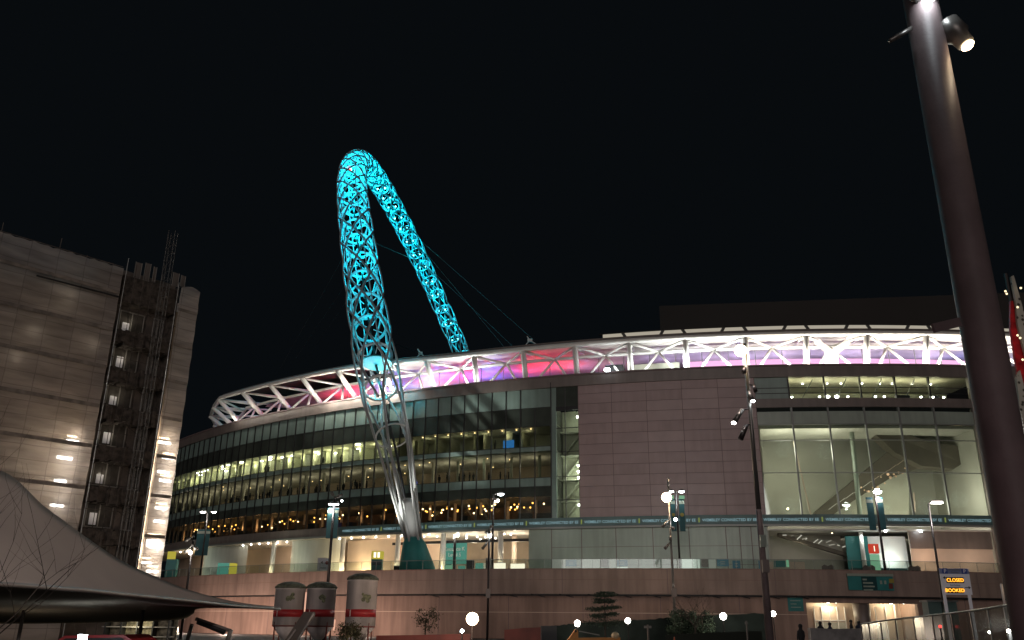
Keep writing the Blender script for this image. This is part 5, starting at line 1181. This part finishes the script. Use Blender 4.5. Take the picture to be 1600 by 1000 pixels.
def leafy(u, vt, vb_, Y, wpx, label, m, tiers=False, n=2600, leaf=.10, name='evergreen_tree', seed=3, fill=.6):
    random.seed(seed); top = aty(u, vt, Y); w_ = wpx / F * Y / 2; h = top.z; e = empty(name, (top.x, Y, 0), label, 'tree')
    MB().tube((top.x, Y, 0), (top.x, Y, h * .95), .09, .02, 7).build('trunk', 'bark', e)
    mb = MB(); cl = []
    if tiers:
        for k in range(5):
            z = h * (.42 + .13 * k); rr = w_ * (1.0 - .13 * k) * (1 if k % 2 == 0 else .8)
            for q in range(9): a_ = q * .7 + k; d_ = rr * random.uniform(.35, 1); cl.append((Vector((top.x + math.cos(a_) * d_, Y + math.sin(a_) * d_, z - d_ * .12 + random.uniform(-.16, .16))), rr * .42, .26))
    else:
        for q in range(22): a_ = random.uniform(0, 6.28); d_ = w_ * random.random() ** .5; cl.append((Vector((top.x + math.cos(a_) * d_, Y + math.sin(a_) * d_, h * random.uniform(.3, .95))), w_ * random.uniform(.25, .45), .8))
    for i in range(n):
        c, r, fl = random.choice(cl); o = Vector((random.gauss(0, 1), random.gauss(0, 1), random.gauss(0, 1) * (fl if fl < .5 else 1))) * r * .55; p = c + o
        a_ = Vector((random.uniform(-1, 1), random.uniform(-1, 1), random.uniform(-1, 1))).normalized() * leaf; b_ = Vector((random.uniform(-1, 1), random.uniform(-1, 1), random.uniform(-1, 1))).normalized() * leaf * .5
        mb.add([p - a_, p + b_, p + a_, p - b_], [(0, 1, 2, 3)])
    mb.build('crown', m, e); return e
leafy(944, 922, 990, 84, 60, 'layered dark evergreen tree against the podium wall', 'leaf', True, 3600)
leafy(666, 952, 995, 96, 34, 'small sparse leafy tree right of the tallest silo', 'leaf2', False, 700, .12, 'small_tree', 4)
leafy(545, 976, 1000, 66, 34, 'scrubby bush at the foot of the tallest silo', 'leaf2', False, 1500, .09, 'bush', 6)
leafy(1064, 953, 1000, 91, 38, 'low dark bush left of the bare tree', 'leaf', False, 2200, .12, 'bush', 7)
leafy(1096, 955, 1000, 91, 34, 'low dark bush right of the bare tree', 'leaf', False, 2200, .12, 'bush', 8)
random.seed(21)
def wallrun(name, pts, Y, m, label, cat, th=.25, bumps=0.0, n=60):
    top = []
    for i in range(n + 1):
        t = i / n * (len(pts) - 1); k = min(int(t), len(pts) - 2); f_ = t - k; u = pts[k][0] + (pts[k + 1][0] - pts[k][0]) * f_; v = pts[k][1] + (pts[k + 1][1] - pts[k][1]) * f_
        p = aty(u, v, Y); p.z += random.uniform(-bumps, bumps); top.append(p)
    vs = []
    for p in top: vs += [(p.x, Y, 0), (p.x, Y, p.z), (p.x, Y + th, p.z), (p.x, Y + th, 0)]
    fs = []
    for i in range(n):
        for k in range(4): fs.append((i * 4 + k, i * 4 + (k + 1) % 4, i * 4 + 4 + (k + 1) % 4, i * 4 + 4 + k))
    fs += [(0, 1, 2, 3), (n * 4 + 3, n * 4 + 2, n * 4 + 1, n * 4)]
    return tag(MB().add(vs, fs).build(name, m), label, cat)
wallrun('hedge', [(846, 981), (870, 977), (900, 974), (960, 971), (1010, 968), (1060, 964), (1120, 961), (1196, 958)], 92, 'hedge', 'long dark hedge screening the foot of the podium', 'hedge', .8, .06)
wallrun('site_hoarding', [(788, 984), (820, 981), (845, 980)], 80, 'redd', 'short dull red site hoarding left of the dark hedge', 'hoarding', .1)
wallrun('site_container', [(846, 978), (870, 978)], 88, mat('container_grey', (.05, .055, .06), .6), 'small dark grey site container at the hedge end', 'container', 2.4, 0, 2)
wallrun('red_fence', [(588, 993), (660, 992), (735, 990)], 70, 'redd', 'low reddish fence along the bottom centre', 'fence', .08)
wallrun('grey_fence', [(1040, 992), (1120, 988), (1190, 986)], 70, mat('fence_grey', (.025, .03, .026), .9, spec=.05), 'thin grey rail fence low in front of the hedge', 'fence', .05)
# orange play frame
po = empty('play_frame', (aty(930, 998, 58).x, 58, 0), 'orange play frame with a pointed peak at the bottom edge', 'play frame')
a_ = aty(898, 983, 58)
MB().prism([(a_.x - .65, 58, a_.z - .95), (a_.x + .22, 58, a_.z - .95), (a_.x + .22, 58, a_.z - .1), (a_.x + .05, 58, a_.z)], (0, .7, 0)).build('peak', 'orange', po)
b_ = aty(962, 992, 58); MB().beam((a_.x + .2, 58.3, b_.z - .35), (b_.x + .3, 58.3, b_.z - .30), .5, .3).build('body', 'orange', po); MB().ball((b_.x, 58.2, b_.z - .05), .26, 12, .9).build('dome', 'creamf', po, True)
MB().beam((a_.x + .3, 58.2, a_.z - .12), (a_.x + 1.6, 58.2, a_.z - .35), .06).build('arm', 'poleg', po); MB().lathe((a_.x + .05, 57.95, a_.z - .12), [(.08, 0), (.08, .04)], 12, (0, -1, 0)).build('hole', 'black', po)
for x in (a_.x - .3, b_.x): MB().box((x, 58.3, (b_.z - .5) / 2), (.14, .3, max(.2, b_.z - .5))).build('leg', 'orange', po)
def signpost(u, v, Y, label, wide=.5):
    p = aty(u, v, Y); e = empty('signpost', (p.x, Y, 0), label, 'signpost'); MB().tube((p.x, Y, 0), (p.x, Y, p.z), .06, n=8).build('post', 'poleg', e); MB().box((p.x, Y, p.z - .15), (wide, .05, .16)).build('plate', 'poleg', e)
signpost(1012, 976, 62, 'small grey T shaped signpost left of the camera pole'); signpost(1166, 970, 62, 'slim grey post with tiny plate left of the tall mast', .2)
q = aty(1053.5, 995, 50); tc_ = empty('traffic_cone', (q.x, 50, 0), 'orange traffic cone tip at the foot of the camera pole', 'traffic cone'); MB().lathe((q.x, 50, 0), [(.2, 0), (.2, .04), (.15, .05), (.03, q.z)], 16).build('cone', mat('cone_orange', (.6, .14, .05), .5), tc_, True); MB().lathe((q.x, 50, 0), [(.098, q.z * .5), (.07, q.z * .7)], 16).build('band', 'signwhite', tc_)
# ================================================================== RAMP AT LOWER RIGHT
rp = empty('ramp_balustrade', (aty(1450, 980, 34).x, 34, 0), 'smoky glass balustrade with steel posts rising to the right', 'balustrade')
ra_ = [(1345, 975.5, 40), (1384, 969.5, 38), (1450, 962, 35), (1521, 954, 31), (1583, 944, 27), (1640, 935, 24)]
pts = [aty(*p) for p in curve(ra_, 24)]
vs = []
for p in pts: vs += [p, Vector((p.x, p.y, p.z - 1.25))]
MB().add(vs, [(2 * i, 2 * i + 1, 2 * i + 3, 2 * i + 2) for i in range(24)]).build('glass_panel', glass('smoky_glass', (.40, .43, .41), .07, .15), rp)
MB().poly(pts, .035, 8).build('handrail', 'poleg', rp, True)
for i in range(0, 25, 2): p = pts[i]; MB().tube((p.x, p.y, max(0, p.z - 1.5)), p, .03, n=6).build('post', 'poleg', rp)
mb = MB()
for i in range(24):
    a_, b_ = pts[i], pts[i + 1]; mb.prism([(a_.x, a_.y, 0), (b_.x, b_.y, 0), (b_.x, b_.y, max(.05, b_.z - 1.26)), (a_.x, a_.y, max(.05, a_.z - 1.26))], (0, .4, 0))
mb.build('kerb_wall', 'stone', rp)
sw = wallrun('stone_wall', [(1266, 981), (1300, 982.5), (1345, 982)], 52, 'stone', 'low mottled pale stone wall in front of the service entrance', 'wall', .5, .0, 6)
q = aty(1576, 986, 25.5); ul = empty('uplight', (q.x, 25.5, 0), 'bright low uplight beside the foreground mast', 'lamp'); MB().tube((q.x, 25.5, 0), (q.x, 25.5, q.z - .05), .06, n=8).build('base', 'galv', ul); MB().ball((q.x, 25.5, q.z), .05, 8).build('lens', 'bulb', ul); plight((q.x, 25.3, q.z + .1), (.95, 1, 1), 22, .05)
q = aty(1546, 988, 30); MB().ball((q.x, 30, q.z), .045, 8).build('marker_light', 'bulb', ul)
q = aty(1469, 979, 33.5); rl = empty('marker_light', (q.x, 33.5, 0), 'small red marker light behind the smoky balustrade', 'light'); MB().tube((q.x, 33.5, 0), (q.x, 33.5, q.z), .03, n=6).build('post', 'black', rl); MB().ball((q.x, 33.5, q.z), .055, 8).build('lens', mat('marker_red', (.5, .02, .02), .4, emit=(1, .05, .04), es=3), rl)
# people by the wall
GPp = 'people waiting by the stone wall'
def pers(u, vh, Y, rz, cl, lb, pose=0): 
    p = aty(u, vh, Y); return person((p.x, Y, p.z - 1.80), rz, cl, lb, GPp, pose)
pers(1281, 970.5, 62, 0, 'clothes', 'dark clothed person at the left in front of the lit doors')
pers(1296, 972, 62, .6, 'clothes2', 'person in navy just right of the first one at the lit doors')
pers(1329, 968, 68, 1.0, 'clothes', 'dark clothed person right of the lit doors', 1)
pers(1341, 969.5, 68, -.5, 'clothes2', 'person in navy beside the service entrance pillar')
pers(1250, 974.5, 50, .3, 'clothes', 'dim figure standing alone left of the stone wall')
# red and white speckled streamer at the far right
fs_ = empty('festive_streamer', (aty(1592, 600, 16).x, 16, 0), 'red and white speckled streamer leaning in at the right edge', 'streamer')
def ribbon(L, R2, m, name, Y):
    a_ = [aty(u, v, Y) for u, v in L]; b_ = [aty(u, v, Y) for u, v in R2]; poly = a_ + b_[::-1]; vs = a_ + b_; n_ = len(a_)
    vs2 = [p + Vector((0, .06, 0)) for p in vs]; N = len(vs)
    f = [(i, i + 1, n_ + i + 1, n_ + i) for i in range(n_ - 1)]; f += [tuple(N + q for q in g)[::-1] for g in f[:]]
    f += [(i + 1, i, N + i, N + i + 1) for i in range(n_ - 1)] + [(n_ + i, n_ + i + 1, N + n_ + i + 1, N + n_ + i) for i in range(n_ - 1)]
    return MB().add(vs + vs2, f).build(name, m, fs_)
M['stream_red'] = mat('streamer_red', (.42, .015, .02), .35, noise=.5, nscale=6, emit=(.6, .02, .02), es=.03)
def speckle(name, base, dot):
    m = mat(name, base, .5); n = m.node_tree; b = n.nodes['Principled BSDF']; tc = n.nodes.new('ShaderNodeTexCoord'); v = n.nodes.new('ShaderNodeTexVoronoi'); v.inputs['Scale'].default_value = 9
    r = n.nodes.new('ShaderNodeValToRGB'); r.color_ramp.elements[0].position = .22; r.color_ramp.elements[1].position = .32; r.color_ramp.elements[0].color = (*dot, 1); r.color_ramp.elements[1].color = (*base, 1)
    n.links.new(tc.outputs['Object'], v.inputs['Vector']); n.links.new(v.outputs['Distance'], r.inputs['Fac']); n.links.new(r.outputs['Color'], b.inputs['Base Color']); return m
M['stream_white'] = speckle('streamer_white', (.45, .42, .36), (.05, .04, .03))
ribbon([(1579, 470), (1579, 515), (1586, 560), (1593, 600), (1600, 640)], [(1583, 470), (1591, 505), (1600, 540), (1612, 580), (1620, 640)], 'stream_red', 'red_ribbon', 16)
ribbon([(1580, 432), (1587, 470), (1590, 505), (1597, 535), (1604, 560)], [(1584, 430), (1594, 465), (1603, 500), (1612, 530), (1618, 560)], 'stream_white', 'white_ribbon', 15.9)
ribbon([(1588, 590), (1592, 620), (1594, 660), (1598, 700)], [(1594, 578), (1602, 610), (1610, 660), (1612, 700)], 'stream_white', 'white_ribbon', 15.9)
MB().tube(Vector((aty(1606, 600, 16.1).x, 16.1, 0)), Vector((aty(1606, 600, 16.1).x, 16.1, aty(1590, 425, 16).z)), .04, n=6).build('pole', 'pole', fs_)
for (u, v) in ((1571, 455), (1573, 459), (1595, 450), (1590, 480), (1590, 524), (1594, 528), (1598, 562)): p = aty(u, v, 15.8); MB().ball(p, .022, 6).build('fairy_light', mat('fairy%d' % (u * v), (.6, .5, .3), .5, emit=(1, .8, .5), es=1.6), fs_)
plight(aty(1596, 520, 14.8), (1, .9, .8), 5, .3)
